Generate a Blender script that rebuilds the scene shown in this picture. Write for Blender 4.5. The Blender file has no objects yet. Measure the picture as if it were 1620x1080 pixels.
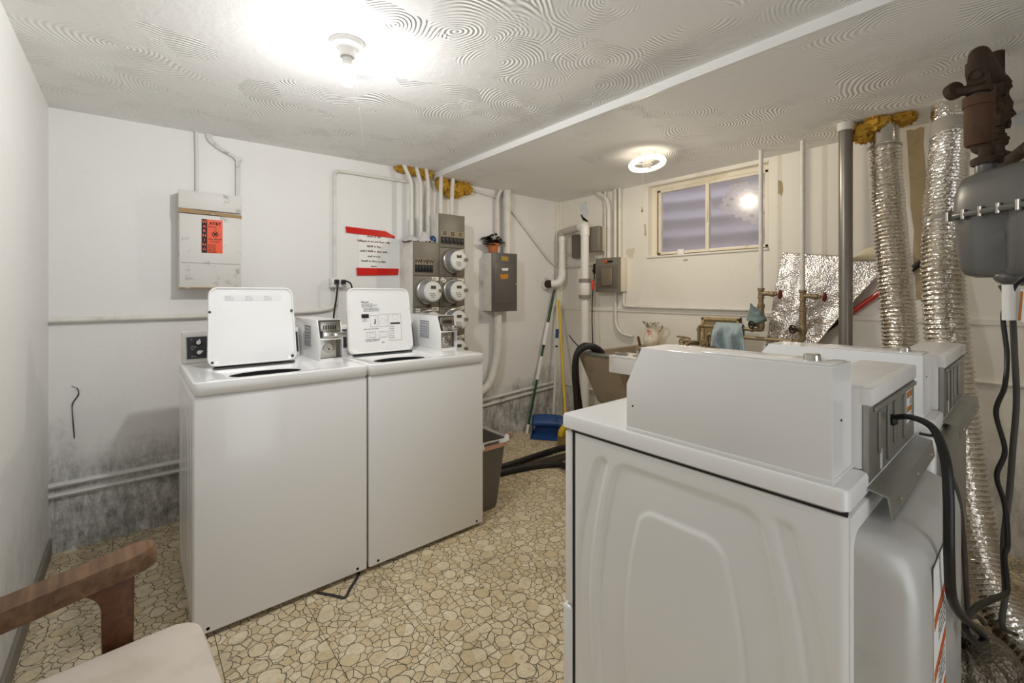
import bpy, bmesh, math, random
from mathutils import Vector, Matrix, noise as mn
random.seed(7)
SC = bpy.context.scene
COL = SC.collection
PI = math.pi

# ------------------------------------------------------------------ camera
cam_d = bpy.data.cameras.new('camera')
cam = bpy.data.objects.new('camera', cam_d); COL.objects.link(cam)
cam.location = (0.308, -3.035, 1.235)
cam.rotation_euler = (PI/2, 0, math.radians(-40.16))
cam_d.sensor_width = 36.0
cam_d.lens = 709.0/1620.0*36.0
cam_d.shift_y = -(540-465)/1620.0
cam_d.clip_start = 0.02
SC.camera = cam
# ------------------------------------------------------------------ world, exposure
world = bpy.data.worlds.new('world'); SC.world = world; world.use_nodes = True
bg = world.node_tree.nodes['Background']
bg.inputs['Color'].default_value = (0.92, 0.95, 1.0, 1)
bg.inputs['Strength'].default_value = 0.55
SC.view_settings.view_transform = 'Standard'
SC.view_settings.look = 'None'
SC.view_settings.gamma = 1.0
SC.view_settings.use_curve_mapping = False
SC.view_settings.exposure = 1.85
BULB_WATTS, BULB_COL = 10.0, (.98, .99, 1.0)       # bare bulb by the washers
RING_WATTS, RING_COL = 8.0, (1.0, .88, .70)        # ring lamp by the window

# ------------------------------------------------------------------ helpers
WM = {}                                        # world matrix of every root
def W(o): return WM.get(o.name, Matrix.Identity(4))

def thing(name, label, cat, loc=(0, 0, 0), rotz=0.0, group=None, rot=None):
    o = bpy.data.objects.new(name, None); COL.objects.link(o)
    o.empty_display_size = 0.05
    o.location = loc
    o.rotation_euler = rot if rot else (0, 0, rotz)
    WM[o.name] = Matrix.Translation(Vector(loc)) @ o.rotation_euler.to_matrix().to_4x4()
    tag(o, label, cat, group)
    return o

def tag(o, label, cat, group=None):
    o['label'] = label; o['category'] = cat
    if group: o['group'] = group
    return o

class MB:
    """collects shapes, then links them as one mesh object"""
    def __init__(s): s.bm = bmesh.new()
    def _bev(s, faces, w, seg=2):
        es = {e for f in faces for e in f.edges}
        bmesh.ops.bevel(s.bm, geom=list(es), offset=w, segments=seg, profile=0.5, affect='EDGES', clamp_overlap=True)
    def box(s, x0, x1, y0, y1, z0, z1, bev=0.0, seg=2, M=None):
        x0, x1 = min(x0, x1), max(x0, x1); y0, y1 = min(y0, y1), max(y0, y1); z0, z1 = min(z0, z1), max(z0, z1)
        P = [(x0,y0,z0),(x1,y0,z0),(x1,y1,z0),(x0,y1,z0),(x0,y0,z1),(x1,y0,z1),(x1,y1,z1),(x0,y1,z1)]
        if M is not None: P = [M @ Vector(p) for p in P]
        v = [s.bm.verts.new(p) for p in P]
        fs = [s.bm.faces.new([v[i] for i in f]) for f in ((3,2,1,0),(4,5,6,7),(0,1,5,4),(1,2,6,5),(2,3,7,6),(3,0,4,7))]
        if bev: s._bev(fs, bev, seg)
        return s
    def prism(s, pts, d0, d1, axis='x', bev=0.0, seg=2, M=None):
        """polygon extruded along an axis; pts are (y,z) for x, (x,z) for y, (x,y) for z"""
        def P(p, d):
            q = {'x': (d, p[0], p[1]), 'y': (p[0], d, p[1]), 'z': (p[0], p[1], d)}[axis]
            return M @ Vector(q) if M is not None else q
        a = [s.bm.verts.new(P(p, d0)) for p in pts]; b = [s.bm.verts.new(P(p, d1)) for p in pts]
        n = len(pts); fs = [s.bm.faces.new(a), s.bm.faces.new(b[::-1])]
        for i in range(n): fs.append(s.bm.faces.new([a[i], b[i], b[(i+1) % n], a[(i+1) % n]]))
        bmesh.ops.recalc_face_normals(s.bm, faces=fs)
        if bev: s._bev(fs, bev, seg)
        return s
    def loops(s, L, cap0=False, cap1=False, closed=True):
        """bridge a list of equal-length point loops"""
        R = [[s.bm.verts.new(p) for p in l] for l in L]; n = len(R[0]); fs = []
        for a, b in zip(R, R[1:]):
            for i in range(n if closed else n-1):
                j = (i+1) % n
                fs.append(s.bm.faces.new([a[i], a[j], b[j], b[i]]))
        if cap0: fs.append(s.bm.faces.new(R[0][::-1]))
        if cap1: fs.append(s.bm.faces.new(R[-1]))
        return s
    def tube(s, pts, r, seg=12, cap=True, flat=1.0):
        """round tube along points; r a number or a list"""
        pts = [Vector(p) for p in pts]; n = len(pts)
        rr = r if isinstance(r, (list, tuple)) else [r]*n
        up = None; L = []
        for i in range(n):
            t = (pts[min(i+1, n-1)] - pts[max(i-1, 0)]).normalized()
            if up is None:
                up = Vector((0, 0, 1)) if abs(t.z) < 0.9 else Vector((1, 0, 0))
            u = (up - t*up.dot(t)).normalized(); w = t.cross(u); up = u
            L.append([pts[i] + (u*math.cos(a)*flat + w*math.sin(a))*rr[i] for a in [2*PI*k/seg for k in range(seg)]])
        s.loops(L, cap, cap); return s
    def cyl(s, a, b, r, seg=16, r2=None):
        return s.tube([a, b], [r, r if r2 is None else r2], seg)
    def lathe(s, prof, c, axis=(0, 0, 1), seg=24, cap=True):
        """profile of (radius, height along axis) about point c"""
        ax = Vector(axis).normalized(); c = Vector(c)
        h = Vector((1, 0, 0)) if abs(ax.x) < 0.9 else Vector((0, 1, 0))
        u = (h - ax*h.dot(ax)).normalized(); w = ax.cross(u)
        L = [[c + ax*z + (u*math.cos(2*PI*k/seg) + w*math.sin(2*PI*k/seg))*max(r, 1e-4) for k in range(seg)] for r, z in prof]
        s.loops(L, cap, cap); return s
    def torus(s, c, R, r, axis=(0, 0, 1), n=24, m=8):
        ax = Vector(axis).normalized(); c = Vector(c)
        h = Vector((1, 0, 0)) if abs(ax.x) < 0.9 else Vector((0, 1, 0))
        u = (h - ax*h.dot(ax)).normalized(); w = ax.cross(u)
        L = []
        for k in range(n+1):
            a = 2*PI*k/n; d = u*math.cos(a) + w*math.sin(a)
            L.append([c + d*(R + r*math.cos(2*PI*j/m)) + ax*r*math.sin(2*PI*j/m) for j in range(m)])
        s.loops(L); return s
    def grid(s, f, nu, nv):
        V = [[s.bm.verts.new(f(i/nu, j/nv)) for j in range(nv+1)] for i in range(nu+1)]
        for i in range(nu):
            for j in range(nv): s.bm.faces.new([V[i][j], V[i+1][j], V[i+1][j+1], V[i][j+1]])
        return s
    def blob(s, c, rx, ry, rz, amp=0.25, freq=3.0, seed=0, n=24, m=14):
        c = Vector(c); L = []
        for j in range(1, m):
            th = PI*j/m
            row = []
            for k in range(n):
                a = 2*PI*k/n
                d = Vector((math.sin(th)*math.cos(a), math.sin(th)*math.sin(a), math.cos(th)))
                q = d*freq + Vector((seed*3.1, seed*1.7, seed))
                h = 1 + amp*(mn.noise(q) + 0.6*mn.noise(q*2.7))
                row.append(c + Vector((d.x*rx, d.y*ry, d.z*rz))*h)
            L.append(row)
        s.loops(L, True, True); return s
    def build(s, name, mat, parent=None, world=True, smooth=35, kind=None):
        bmesh.ops.recalc_face_normals(s.bm, faces=s.bm.faces[:])
        if parent is not None and world: s.bm.transform(W(parent).inverted())
        me = bpy.data.meshes.new(name); s.bm.to_mesh(me); s.bm.free()
        me.materials.append(mat)
        if smooth:
            me.polygons.foreach_set('use_smooth', [True]*len(me.polygons))
            me.set_sharp_from_angle(angle=math.radians(smooth))
        o = bpy.data.objects.new(name, me); COL.objects.link(o)
        if parent is not None:
            o.parent = parent; WM[o.name] = W(parent)
        if kind: o['kind'] = kind
        return o

def rrect(cx, cy, w, h, r, k=5):
    P = []
    for (sx, sy, a0) in ((1, 1, 0), (-1, 1, 90), (-1, -1, 180), (1, -1, 270)):
        for i in range(k+1):
            a = math.radians(a0 + 90*i/k)
            P.append((cx + sx*(w/2-r) + r*math.cos(a), cy + sy*(h/2-r) + r*math.sin(a)))
    return P
def ellip(cx, cy, rx, ry, k=5):
    P = []
    for a0 in (0, 90, 180, 270):
        for i in range(k+1):
            a = math.radians(a0 + 8 + 74*i/k)
            P.append((cx + rx*math.cos(a), cy + ry*math.sin(a)))
    return P
def fillet(pts, r, n=6):
    """polyline with rounded corners"""
    pts = [Vector(p) for p in pts]; out = [pts[0]]
    for a, b, c in zip(pts, pts[1:], pts[2:]):
        d0 = (a-b); d1 = (c-b); rr = min(r, d0.length*.49, d1.length*.49)
        p, q = b + d0.normalized()*rr, b + d1.normalized()*rr
        for i in range(n+1):
            t = i/n; out.append(p*(1-t)**2 + b*2*t*(1-t) + q*t*t)
    out.append(pts[-1]); return out
def spline(pts, n=8):
    """Catmull-Rom through points"""
    P = [Vector(p) for p in pts]; P = [P[0]*2-P[1]] + P + [P[-1]*2-P[-2]]; out = []
    for i in range(1, len(P)-2):
        a, b, c, d = P[i-1:i+3]
        for k in range(n):
            t = k/n
            out.append(0.5*((2*b) + (c-a)*t + (2*a-5*b+4*c-d)*t*t + (3*b-a-3*c+d)*t**3))
    out.append(P[-2]); return out

def pipe(name, pts, r, mat, label=None, cat=None, group=None, parent=None, fr=0.0, seg=12, world=True):
    P = fillet(pts, fr) if fr else pts
    o = MB().tube(P, r, seg).build(name, mat, parent, world)
    if label: tag(o, label, cat, group)
    return o

# ------------------------------------------------------------------ materials
def lin(c):
    if isinstance(c, str):
        c = [int(c[i:i+2], 16)/255 for i in (0, 2, 4)]
    return tuple(x/12.92 if x <= .04045 else ((x+.055)/1.055)**2.4 for x in c) + (1,)

class NT:
    """tiny node-tree writer"""
    def __init__(s, name):
        s.m = bpy.data.materials.new(name); s.m.use_nodes = True
        s.t = s.m.node_tree; s.n = s.t.nodes; s.b = s.n['Principled BSDF']; s.out = s.n['Material Output']
    def add(s, ty, **kw):
        nd = s.n.new(ty)
        for k, v in kw.items():
            if k in nd.inputs.keys() and not hasattr(nd, k): s.put(nd.inputs[k], v)
            elif hasattr(nd, k): setattr(nd, k, v)
            else: s.put(nd.inputs[k], v)
        return nd
    def put(s, sock, v):
        if isinstance(v, bpy.types.NodeSocket): s.t.links.new(v, sock)
        else: sock.default_value = v
    def math(s, op, a, b=0.0, clamp=False):
        nd = s.n.new('ShaderNodeMath'); nd.operation = op; nd.use_clamp = clamp
        s.put(nd.inputs[0], a); s.put(nd.inputs[1], b); return nd.outputs[0]
    def pos(s): return s.add('ShaderNodeNewGeometry').outputs['Position']
    def obj(s): return s.add('ShaderNodeTexCoord').outputs['Object']
    def noise(s, vec, scale, detail=4, rough=.55, dist=0.0):
        nd = s.n.new('ShaderNodeTexNoise'); s.put(nd.inputs['Vector'], vec)
        nd.inputs['Scale'].default_value = scale; nd.inputs['Detail'].default_value = detail
        nd.inputs['Roughness'].default_value = rough; nd.inputs['Distortion'].default_value = dist
        return nd.outputs['Fac']
    def scale(s, vec, v):
        nd = s.n.new('ShaderNodeMapping'); s.put(nd.inputs['Vector'], vec); nd.inputs['Scale'].default_value = v; return nd.outputs['Vector']
    def ramp(s, fac, a, b, c0=(0, 0, 0, 1), c1=(1, 1, 1, 1)):
        nd = s.n.new('ShaderNodeValToRGB'); s.put(nd.inputs[0], fac); e = nd.color_ramp.elements
        e[0].position = a; e[1].position = b; e[0].color = c0; e[1].color = c1; return nd.outputs[0]
    def mix(s, fac, a, b, mode='MIX'):
        nd = s.n.new('ShaderNodeMix'); nd.data_type = 'RGBA'; nd.blend_type = mode
        s.put(nd.inputs['Factor'], fac); s.put(nd.inputs['A'], a) if False else s.put(nd.inputs[6], a); s.put(nd.inputs[7], b); return nd.outputs[2]
    def bump(s, h, strength=.3, dist=.003):
        nd = s.n.new('ShaderNodeBump'); s.put(nd.inputs['Height'], h)
        nd.inputs['Strength'].default_value = strength; nd.inputs['Distance'].default_value = dist
        s.t.links.new(nd.outputs[0], s.b.inputs['Normal']); return nd
    def set(s, **kw):
        for k, v in kw.items(): s.put(s.b.inputs[k.replace('_', ' ')], v)
        return s

MATS = {}
def mat(name, col, rough=.5, metal=0.0, dirt=0.0, dcol='5a4a38', dscale=6.0, bump=0.0, bscale=60.0, coat=0.0, thr=(.5, .75)):
    """plain painted or bare surface with noise wear"""
    if name in MATS: return MATS[name]
    t = NT(name); t.set(Roughness=rough, Metallic=metal)
    if coat: t.set(Coat_Weight=coat, Coat_Roughness=.08)
    c = lin(col)
    if dirt:
        p = t.obj(); f = t.noise(p, dscale, 6, .65)
        m = t.math('MULTIPLY', t.ramp(f, *thr), dirt)
        t.set(Base_Color=t.mix(m, c, lin(dcol)))
    else: t.set(Base_Color=c)
    if bump: t.bump(t.noise(t.obj(), bscale, 3), bump)
    MATS[name] = t.m; return t.m

def lamp_light(name, loc, watts, col, radius, parent, smooth=.22):
    ld = bpy.data.lights.new(name, 'POINT'); ld.energy = watts; ld.color = col; ld.shadow_soft_size = radius
    ld.use_nodes = True; nt = ld.node_tree; em = nt.nodes['Emission']
    fo = nt.nodes.new('ShaderNodeLightFalloff'); fo.inputs['Strength'].default_value = 1.0; fo.inputs['Smooth'].default_value = smooth
    nt.links.new(fo.outputs['Quadratic'], em.inputs['Strength'])
    o = bpy.data.objects.new(name, ld); COL.objects.link(o); o.parent = parent
    o.location = W(parent).inverted() @ Vector(loc)
    return o
def bulb_mat(name, col, strength, clear=.8):
    t = NT(name); tr = t.add('ShaderNodeBsdfTransparent'); em = t.add('ShaderNodeEmission')
    em.inputs[0].default_value = lin(col); em.inputs[1].default_value = strength
    mx = t.add('ShaderNodeMixShader'); mx.inputs[0].default_value = 1-clear
    t.put(mx.inputs[1], tr.outputs[0]); t.put(mx.inputs[2], em.outputs[0]); t.t.links.new(mx.outputs[0], t.out.inputs[0]); return t.m
def emis(name, col, strength):
    t = NT(name); t.set(Base_Color=lin(col), Emission_Color=lin(col), Emission_Strength=strength); return t.m

def wall_mat(name, col, stain, low=0.0):
    t = NT(name); p = t.pos(); c = lin(col)
    big = t.noise(p, 1.3, 5, .6)
    c1 = t.mix(t.math('MULTIPLY', t.ramp(big, .5, .8), .35), c, lin(stain))
    spots = t.noise(p, 26, 5, .7)
    c2 = t.mix(t.math('MULTIPLY', t.ramp(spots, .66, .75), .35), c1, lin('8a7c68'))
    if low:                                             # streaked dirt on the lower band, deepened to paint in the shade there
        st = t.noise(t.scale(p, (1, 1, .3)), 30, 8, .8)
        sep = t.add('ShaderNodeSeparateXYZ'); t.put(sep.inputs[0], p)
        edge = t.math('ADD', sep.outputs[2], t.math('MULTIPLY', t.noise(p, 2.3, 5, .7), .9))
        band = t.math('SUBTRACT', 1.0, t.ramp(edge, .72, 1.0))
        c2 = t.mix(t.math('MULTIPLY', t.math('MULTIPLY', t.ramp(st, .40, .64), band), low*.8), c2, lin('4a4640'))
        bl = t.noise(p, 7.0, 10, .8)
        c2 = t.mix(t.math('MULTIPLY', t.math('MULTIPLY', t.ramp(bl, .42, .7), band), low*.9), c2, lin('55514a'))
    t.set(Base_Color=c2, Roughness=.55)
    h = t.math('ADD', t.noise(p, 9, 6, .6), t.math('MULTIPLY', t.noise(p, 70, 4), .25))
    t.bump(h, .35, .006)
    return t.m

def ceiling_mat():
    """comb-swirled plaster: arcs drawn round scattered centres"""
    t = NT('swirled_plaster'); p = t.pos()
    wv = t.add('ShaderNodeTexNoise'); t.put(wv.inputs['Vector'], p); wv.inputs['Scale'].default_value = 2.0
    sub = t.add('ShaderNodeVectorMath', operation='MULTIPLY_ADD'); t.put(sub.inputs[0], wv.outputs['Color'])
    sub.inputs[1].default_value = (.25, .25, 0); t.put(sub.inputs[2], p)
    def layer(sc, off, freq):
        mp = t.add('ShaderNodeMapping'); t.put(mp.inputs['Vector'], sub.outputs[0]); mp.inputs['Location'].default_value = off
        v = t.add('ShaderNodeTexVoronoi'); v.voronoi_dimensions = '2D'; t.put(v.inputs['Vector'], mp.outputs[0])
        v.inputs['Scale'].default_value = sc
        d = t.math('ADD', t.math('MULTIPLY', v.outputs['Distance'], freq), t.math('MULTIPLY', t.noise(p, 14, 2), 1.2))
        df = t.add('ShaderNodeVectorMath', operation='SUBTRACT'); t.put(df.inputs[0], mp.outputs[0]); t.put(df.inputs[1], v.outputs['Position'])
        rc = t.add('ShaderNodeVectorMath', operation='SUBTRACT'); t.put(rc.inputs[0], v.outputs['Color']); rc.inputs[1].default_value = (.5, .5, .5)
        dt = t.add('ShaderNodeVectorMath', operation='DOT_PRODUCT'); t.put(dt.inputs[0], df.outputs[0]); t.put(dt.inputs[1], rc.outputs[0])
        fan = t.ramp(t.math('ADD', t.math('MULTIPLY', dt.outputs['Value'], 12.0), .5), .3, .7)
        return t.math('MULTIPLY', t.math('SINE', d), fan)
    a = layer(3.1, (0, 0, 0), 130.0); b = layer(2.4, (3.3, 1.9, 0), 165.0)
    sel = t.ramp(t.noise(p, 3.2, 2), .47, .53)
    m1 = t.mix(sel, a, b)
    mask = t.ramp(t.noise(p, 4.0, 3), .28, .56)
    h = t.math('ADD', t.math('MULTIPLY', m1, mask), t.math('MULTIPLY', t.noise(p, 30, 4), .8))
    t.bump(h, .55, .0038)
    cn = t.mix(t.math('MULTIPLY', t.ramp(t.noise(p, .9, 4), .5, .8), .22), lin('f6f5f2'), lin('ddd7cc'))
    t.set(Base_Color=cn, Roughness=.85); return t.m

def tile_mat():
    """vinyl tile printed with outlined river pebbles"""
    t = NT('pebble_print_vinyl'); p = t.pos()
    oi = t.add('ShaderNodeObjectInfo')
    off = t.add('ShaderNodeVectorMath', operation='ADD'); t.put(off.inputs[0], p)
    cmb = t.add('ShaderNodeCombineXYZ'); t.put(cmb.inputs[0], t.math('MULTIPLY', oi.outputs['Random'], 37.0)); t.put(cmb.inputs[1], t.math('MULTIPLY', oi.outputs['Random'], 91.0))
    t.put(off.inputs[1], cmb.outputs[0])
    wn = t.add('ShaderNodeTexNoise'); t.put(wn.inputs['Vector'], off.outputs[0]); wn.inputs['Scale'].default_value = 9.0
    wp = t.add('ShaderNodeVectorMath', operation='MULTIPLY_ADD'); t.put(wp.inputs[0], wn.outputs['Color']); wp.inputs[1].default_value = (.045, .045, 0); t.put(wp.inputs[2], off.outputs[0])
    q = wp.outputs[0]
    def vor(sc, feat):
        v = t.add('ShaderNodeTexVoronoi'); v.voronoi_dimensions = '2D'; v.feature = feat; t.put(v.inputs['Vector'], q); v.inputs['Scale'].default_value = sc; return v
    big = vor(11.0, 'F1'); sm = vor(32.0, 'DISTANCE_TO_EDGE'); smc = vor(32.0, 'F1')
    R = .34
    inside = t.math('LESS_THAN', big.outputs['Distance'], R)
    ring = t.math('LESS_THAN', t.math('ABSOLUTE', t.math('SUBTRACT', big.outputs['Distance'], R)), .016)
    line = t.math('MULTIPLY', t.math('LESS_THAN', sm.outputs['Distance'], .045), t.math('SUBTRACT', 1.0, inside))
    scr = t.noise(t.scale(q, (1, 5, 1)), 26, 3)
    sline = t.math('MULTIPLY', t.math('LESS_THAN', t.math('ABSOLUTE', t.math('SUBTRACT', scr, .5)), .010), .5)
    ink = t.math('MAXIMUM', t.math('MAXIMUM', ring, line), sline)
    sep = t.add('ShaderNodeSeparateColor'); t.put(sep.inputs[0], t.mix(inside, smc.outputs['Color'], big.outputs['Color']))
    base = t.mix(sep.outputs[0], lin('e9dcbf'), lin('d6c29b'))
    base = t.mix(t.math('MULTIPLY', t.ramp(t.noise(p, 30, 5), .4, .8), .3), base, lin('a98e62'))
    grime = t.ramp(t.noise(p, 2.1, 6, .7), .52, .78)
    base = t.mix(t.math('MULTIPLY', grime, .5), base, lin('7a6a50'))
    col = t.mix(t.math('MULTIPLY', ink, .92), base, lin('3b3228'))
    t.set(Base_Color=col, Roughness=.42, Specular_IOR_Level=.4)
    t.bump(t.math('SUBTRACT', 1.0, ink), .15, .0008)
    return t.m

def wood_mat(name, a, b, rough=.45, sc=(2, 40, 40)):
    t = NT(name); p = t.scale(t.obj(), sc)
    f = t.noise(p, 1.0, 5, .6, .6); g = t.noise(t.obj(), 5, 5, .6)
    c = t.mix(t.ramp(f, .35, .7), lin(a), lin(b))
    c = t.mix(t.math('MULTIPLY', t.ramp(g, .5, .8), .5), c, lin('2c150a'))
    t.set(Base_Color=c, Roughness=rough); t.bump(f, .2, .001); return t.m

def foil_mat(name, col='c9c3b8', rough=.28, sc=160, strength=.5):
    t = NT(name); p = t.obj()
    v = t.add('ShaderNodeTexVoronoi'); t.put(v.inputs['Vector'], p); v.inputs['Scale'].default_value = sc
    n1 = t.math('ADD', v.outputs['Distance'], t.noise(p, sc*.7, 3, .6)); n2 = t.noise(p, 12, 5, .6)
    t.set(Base_Color=t.mix(t.math('MULTIPLY', t.ramp(n2, .5, .8), .35), lin(col), lin('9a8b74')), Metallic=1.0, Roughness=rough)
    t.bump(n1, strength, .006); return t.m

def glass_mat(name, tint='ffffff', haze=.12, hcol='d5d5de', rough=.05):
    t = NT(name)
    tr = t.add('ShaderNodeBsdfTransparent'); tr.inputs[0].default_value = lin(tint)
    gl = t.add('ShaderNodeBsdfGlossy'); gl.inputs['Roughness'].default_value = rough
    lw = t.add('ShaderNodeLayerWeight'); frf = t.math('ADD', t.math('MULTIPLY', t.math('POWER', lw.outputs['Facing'], 4.0), .6), .04)
    m1 = t.add('ShaderNodeMixShader'); t.put(m1.inputs[0], frf); t.put(m1.inputs[1], tr.outputs[0]); t.put(m1.inputs[2], gl.outputs[0])
    df = t.add('ShaderNodeBsdfDiffuse'); df.inputs[0].default_value = lin(hcol)
    m2 = t.add('ShaderNodeMixShader')
    t.put(m2.inputs[0], t.math('MULTIPLY', t.math('ADD', .5, t.noise(t.obj(), 6, 5)), haze)); t.put(m2.inputs[1], m1.outputs[0]); t.put(m2.inputs[2], df.outputs[0])
    t.t.links.new(m2.outputs[0], t.out.inputs[0]); return t.m

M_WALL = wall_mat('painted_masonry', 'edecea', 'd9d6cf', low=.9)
M_WALLW = wall_mat('painted_masonry_cream', 'eee9de', 'd6cbb2', low=.5)
M_CEIL = ceiling_mat()
M_TILE = tile_mat()
M_TRIM = mat('white_trim_paint', 'f0efec', .4)
M_PAINTPIPE = mat('white_painted_metal', 'e3e0d8', .45, dirt=.35, dcol='9b8b70', dscale=9)
M_PAINTOLD = mat('chipped_white_paint', 'dcdad5', .5, dirt=.55, dcol='6b6355', dscale=14, thr=(.58, .7))
M_ENAMEL = mat('white_enamel', 'f4f4f3', .22, coat=.35)
M_ENAMEL2 = mat('dusty_white_enamel', 'ebe9e6', .34, dirt=.18, dcol='b9b2a6', dscale=7)
M_PLASTIC_W = mat('white_plastic', 'eeeeec', .35)
M_PVC = mat('pvc_white', 'efece6', .35, dirt=.15, dcol='b3a58c', dscale=8)
M_BLACK = mat('black_rubber', '0c0c0d', .5)
M_DARK = mat('dark_void', '060606', .9)
M_GALV = mat('galvanised_sheet', 'a9a9a4', .38, .85, dirt=.35, dcol='6c6a63', dscale=10)
M_CHROME = mat('chrome', 'cfcdc8', .15, 1.0, dirt=.25, dcol='6e665a', dscale=30)
M_STEEL = mat('brushed_steel', 'b9b6ae', .3, 1.0, dirt=.3, dcol='77706a', dscale=25)
M_TAUPE = mat('taupe_enamel', '7e776a', .45, dirt=.3, dcol='5a5348', dscale=5)
M_TAUPE2 = mat('dark_taupe_enamel', '6e665a', .45, dirt=.25, dcol='4c463c', dscale=5)
M_RED = mat('red_tape', 'd21a12', .3)
M_PAPER = mat('paper', 'f3f2ee', .6)
M_INK = mat('dark_red_ink', '5a1512', .7)
M_BLKINK = mat('black_ink', '141414', .7)
M_ORANGE = mat('orange_sticker', 'f0521a', .45)
M_RUST = mat('rusty_iron', '453528', .75, .3, dirt=.8, dcol='241d18', dscale=12, bump=.7, bscale=120)
M_RUST2 = mat('brown_iron', '573d29', .75, .2, dirt=.75, dcol='33261b', dscale=10, bump=.6, bscale=90)
M_BRASS = mat('old_brass_pipe', '9d8a6b', .5, .55, dirt=.6, dcol='6a5334', dscale=16, bump=.3)
M_INSUL = mat('yellow_glass_wool', 'c79a34', .95, dirt=.8, dcol='7c5a18', dscale=18, bump=1.0, bscale=110)
M_FOIL = foil_mat('foil_duct', 'e8e3da', .17, 90, .28)
M_BUBBLE = foil_mat('bubble_foil', 'e6e0da', .2, 120, .42)
M_METER = mat('grey_meter_paint', '656563', .34, .1, dirt=.25, dcol='6b6a66', dscale=8)
M_CONC = mat('old_concrete', 'a3937b', .8, dirt=.5, dcol='6d5f4a', dscale=5, bump=.4, bscale=40)
M_WOOD = wood_mat('worn_brown_wood', '6f4428', '4a2814')
M_WOODTOP = wood_mat('scuffed_brown_wood', '86664a', '5c412c', .6)
M_PLANK = wood_mat('dark_dirty_wood', '5a4a3a', '3a2e22', .8)
M_GLASS = glass_mat('clear_glass', haze=.03)
M_PANE = glass_mat('dirty_pane', 'f6f5f8', haze=.22, hcol='d6d2dc', rough=.2)

# ------------------------------------------------------------------ lettering (flat print)
def text_mesh(txt, size, bold=0.0, align='CENTER'):
    cu = bpy.data.curves.new('lettering', 'FONT'); cu.body = txt; cu.size = size; cu.align_x = align; cu.align_y = 'CENTER'
    cu.resolution_u = 2; cu.offset = bold
    o = bpy.data.objects.new('lettering', cu); COL.objects.link(o)
    dg = bpy.context.evaluated_depsgraph_get(); dg.update()
    me = bpy.data.meshes.new_from_object(o.evaluated_get(dg))
    bpy.data.objects.remove(o); bpy.data.curves.remove(cu); me.name = 'lettering'
    return me
TXT = {}
for k, (s_, z_, b_) in {'AT&T': ('AT&T', .022, .0008), 'CABLE': ('CABLE', .007, 0), 'CALL1': ('CALL BEFORE', .0105, .0002),
        'CALL2': ('YOU DIG', .0105, .0002), '3W': ('3W', .036, .0008), '1W': ('1W', .036, .0008), '2W': ('2W', .036, .0008),
        '3E': ('3E', .036, .0008), '2E': ('2E', .036, .0008), '1E': ('1E', .036, .0008), 'WARN': ('WARNING', .013, .0004),
        **{c: (c, .0215, .0006) for c in 'WARNIG'}}.items():
    TXT[k] = text_mesh(s_, z_, b_)
def letter(key, mat_, parent, x, y, z, face='-Y', name='lettering', M=None):
    """flat lettering placed in world space (or parent space via M)"""
    me = TXT[key].copy(); me.materials.clear(); me.materials.append(mat_)
    R = {'-Y': Matrix.Rotation(PI/2, 4, 'X'), '+Y': Matrix.Rotation(PI, 4, 'Z') @ Matrix.Rotation(PI/2, 4, 'X'),
         '-X': Matrix.Rotation(-PI/2, 4, 'Z') @ Matrix.Rotation(PI/2, 4, 'X')}[face]
    X = (M if M is not None else W(parent).inverted() @ Matrix.Translation((x, y, z)) @ R)
    me.transform(X)
    o = bpy.data.objects.new(name, me); COL.objects.link(o); o.parent = parent; WM[o.name] = W(parent)
    return o
def micro_print(b, words, x0, z0, h, f, rng):
    """a line of illegibly small print: one tiny stroke block per letter; f maps (u,v) to a point"""
    x = x0
    for w in words:
        for i in range(w):
            hh = h*rng.choice((.62, .62, .7, 1.0, .66)); ww = h*.42
            z = z0 - (h*.25 if rng.random() < .1 else 0)
            v = [b.bm.verts.new(f(*q)) for q in ((x, z), (x+ww, z), (x+ww, z+hh), (x, z+hh))]
            b.bm.faces.new(v); x += h*.58
        x += h*.5
    return x - x0
def wlen(words, h): return sum(w*h*.58 + h*.5 for w in words) - h*.5
# ================================================================== STRUCTURE
def struct(name, b, m, parent=None, smooth=0):
    o = b.build(name, m, parent, smooth=smooth)
    if parent is None: o['kind'] = 'structure'
    return o
RX = 3.472                                     # face of the window wall
ZR = 2.125                                     # ceiling beyond the step
def zl(x): return 2.120 + .0207*x              # ceiling on the washers' side
# floor slab and its vinyl tiles
floor = struct('floor', MB().box(-.6, 3.6, -4.45, .1, -.06, -.005), mat('dark_mastic', '2a241c', .9))
TP = .3025
def tile_mesh(w, h):
    b = MB(); g = .0009; e = .0008
    b.loops([[(x, y, z) for x, y in ((g+i, g+i), (w-g-i, g+i), (w-g-i, h-g-i), (g+i, h-g-i))] for i, z in ((0, -.005), (0, -e), (e, 0))], False, True)
    o = b.build('floor_tile', M_TILE, floor, smooth=0); return o
proto_tiles = {}
ix0 = -3
for i in range(ix0, 12):
    for j in range(-15, 1):
        x0, x1 = .2285 + i*TP, .2285 + (i+1)*TP
        y0, y1 = -.17 + j*TP, -.17 + (j+1)*TP
        x0 = max(x0, -.45); x1 = min(x1, RX); y0 = max(y0, -4.3); y1 = min(y1, 0.0)
        if x1-x0 < .02 or y1-y0 < .02 or (x1 <= .001 and y0 > -1.12): continue
        if y0 > -1.12 and x0 < 0: x0 = 0.0
        key = (round(x1-x0, 4), round(y1-y0, 4))
        if key not in proto_tiles:
            o = proto_tiles[key] = tile_mesh(*key)
        else:
            o = bpy.data.objects.new('floor_tile', proto_tiles[key].data); COL.objects.link(o); o.parent = floor
        o.location = (x0, y0, random.uniform(-.0004, 0))
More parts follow.
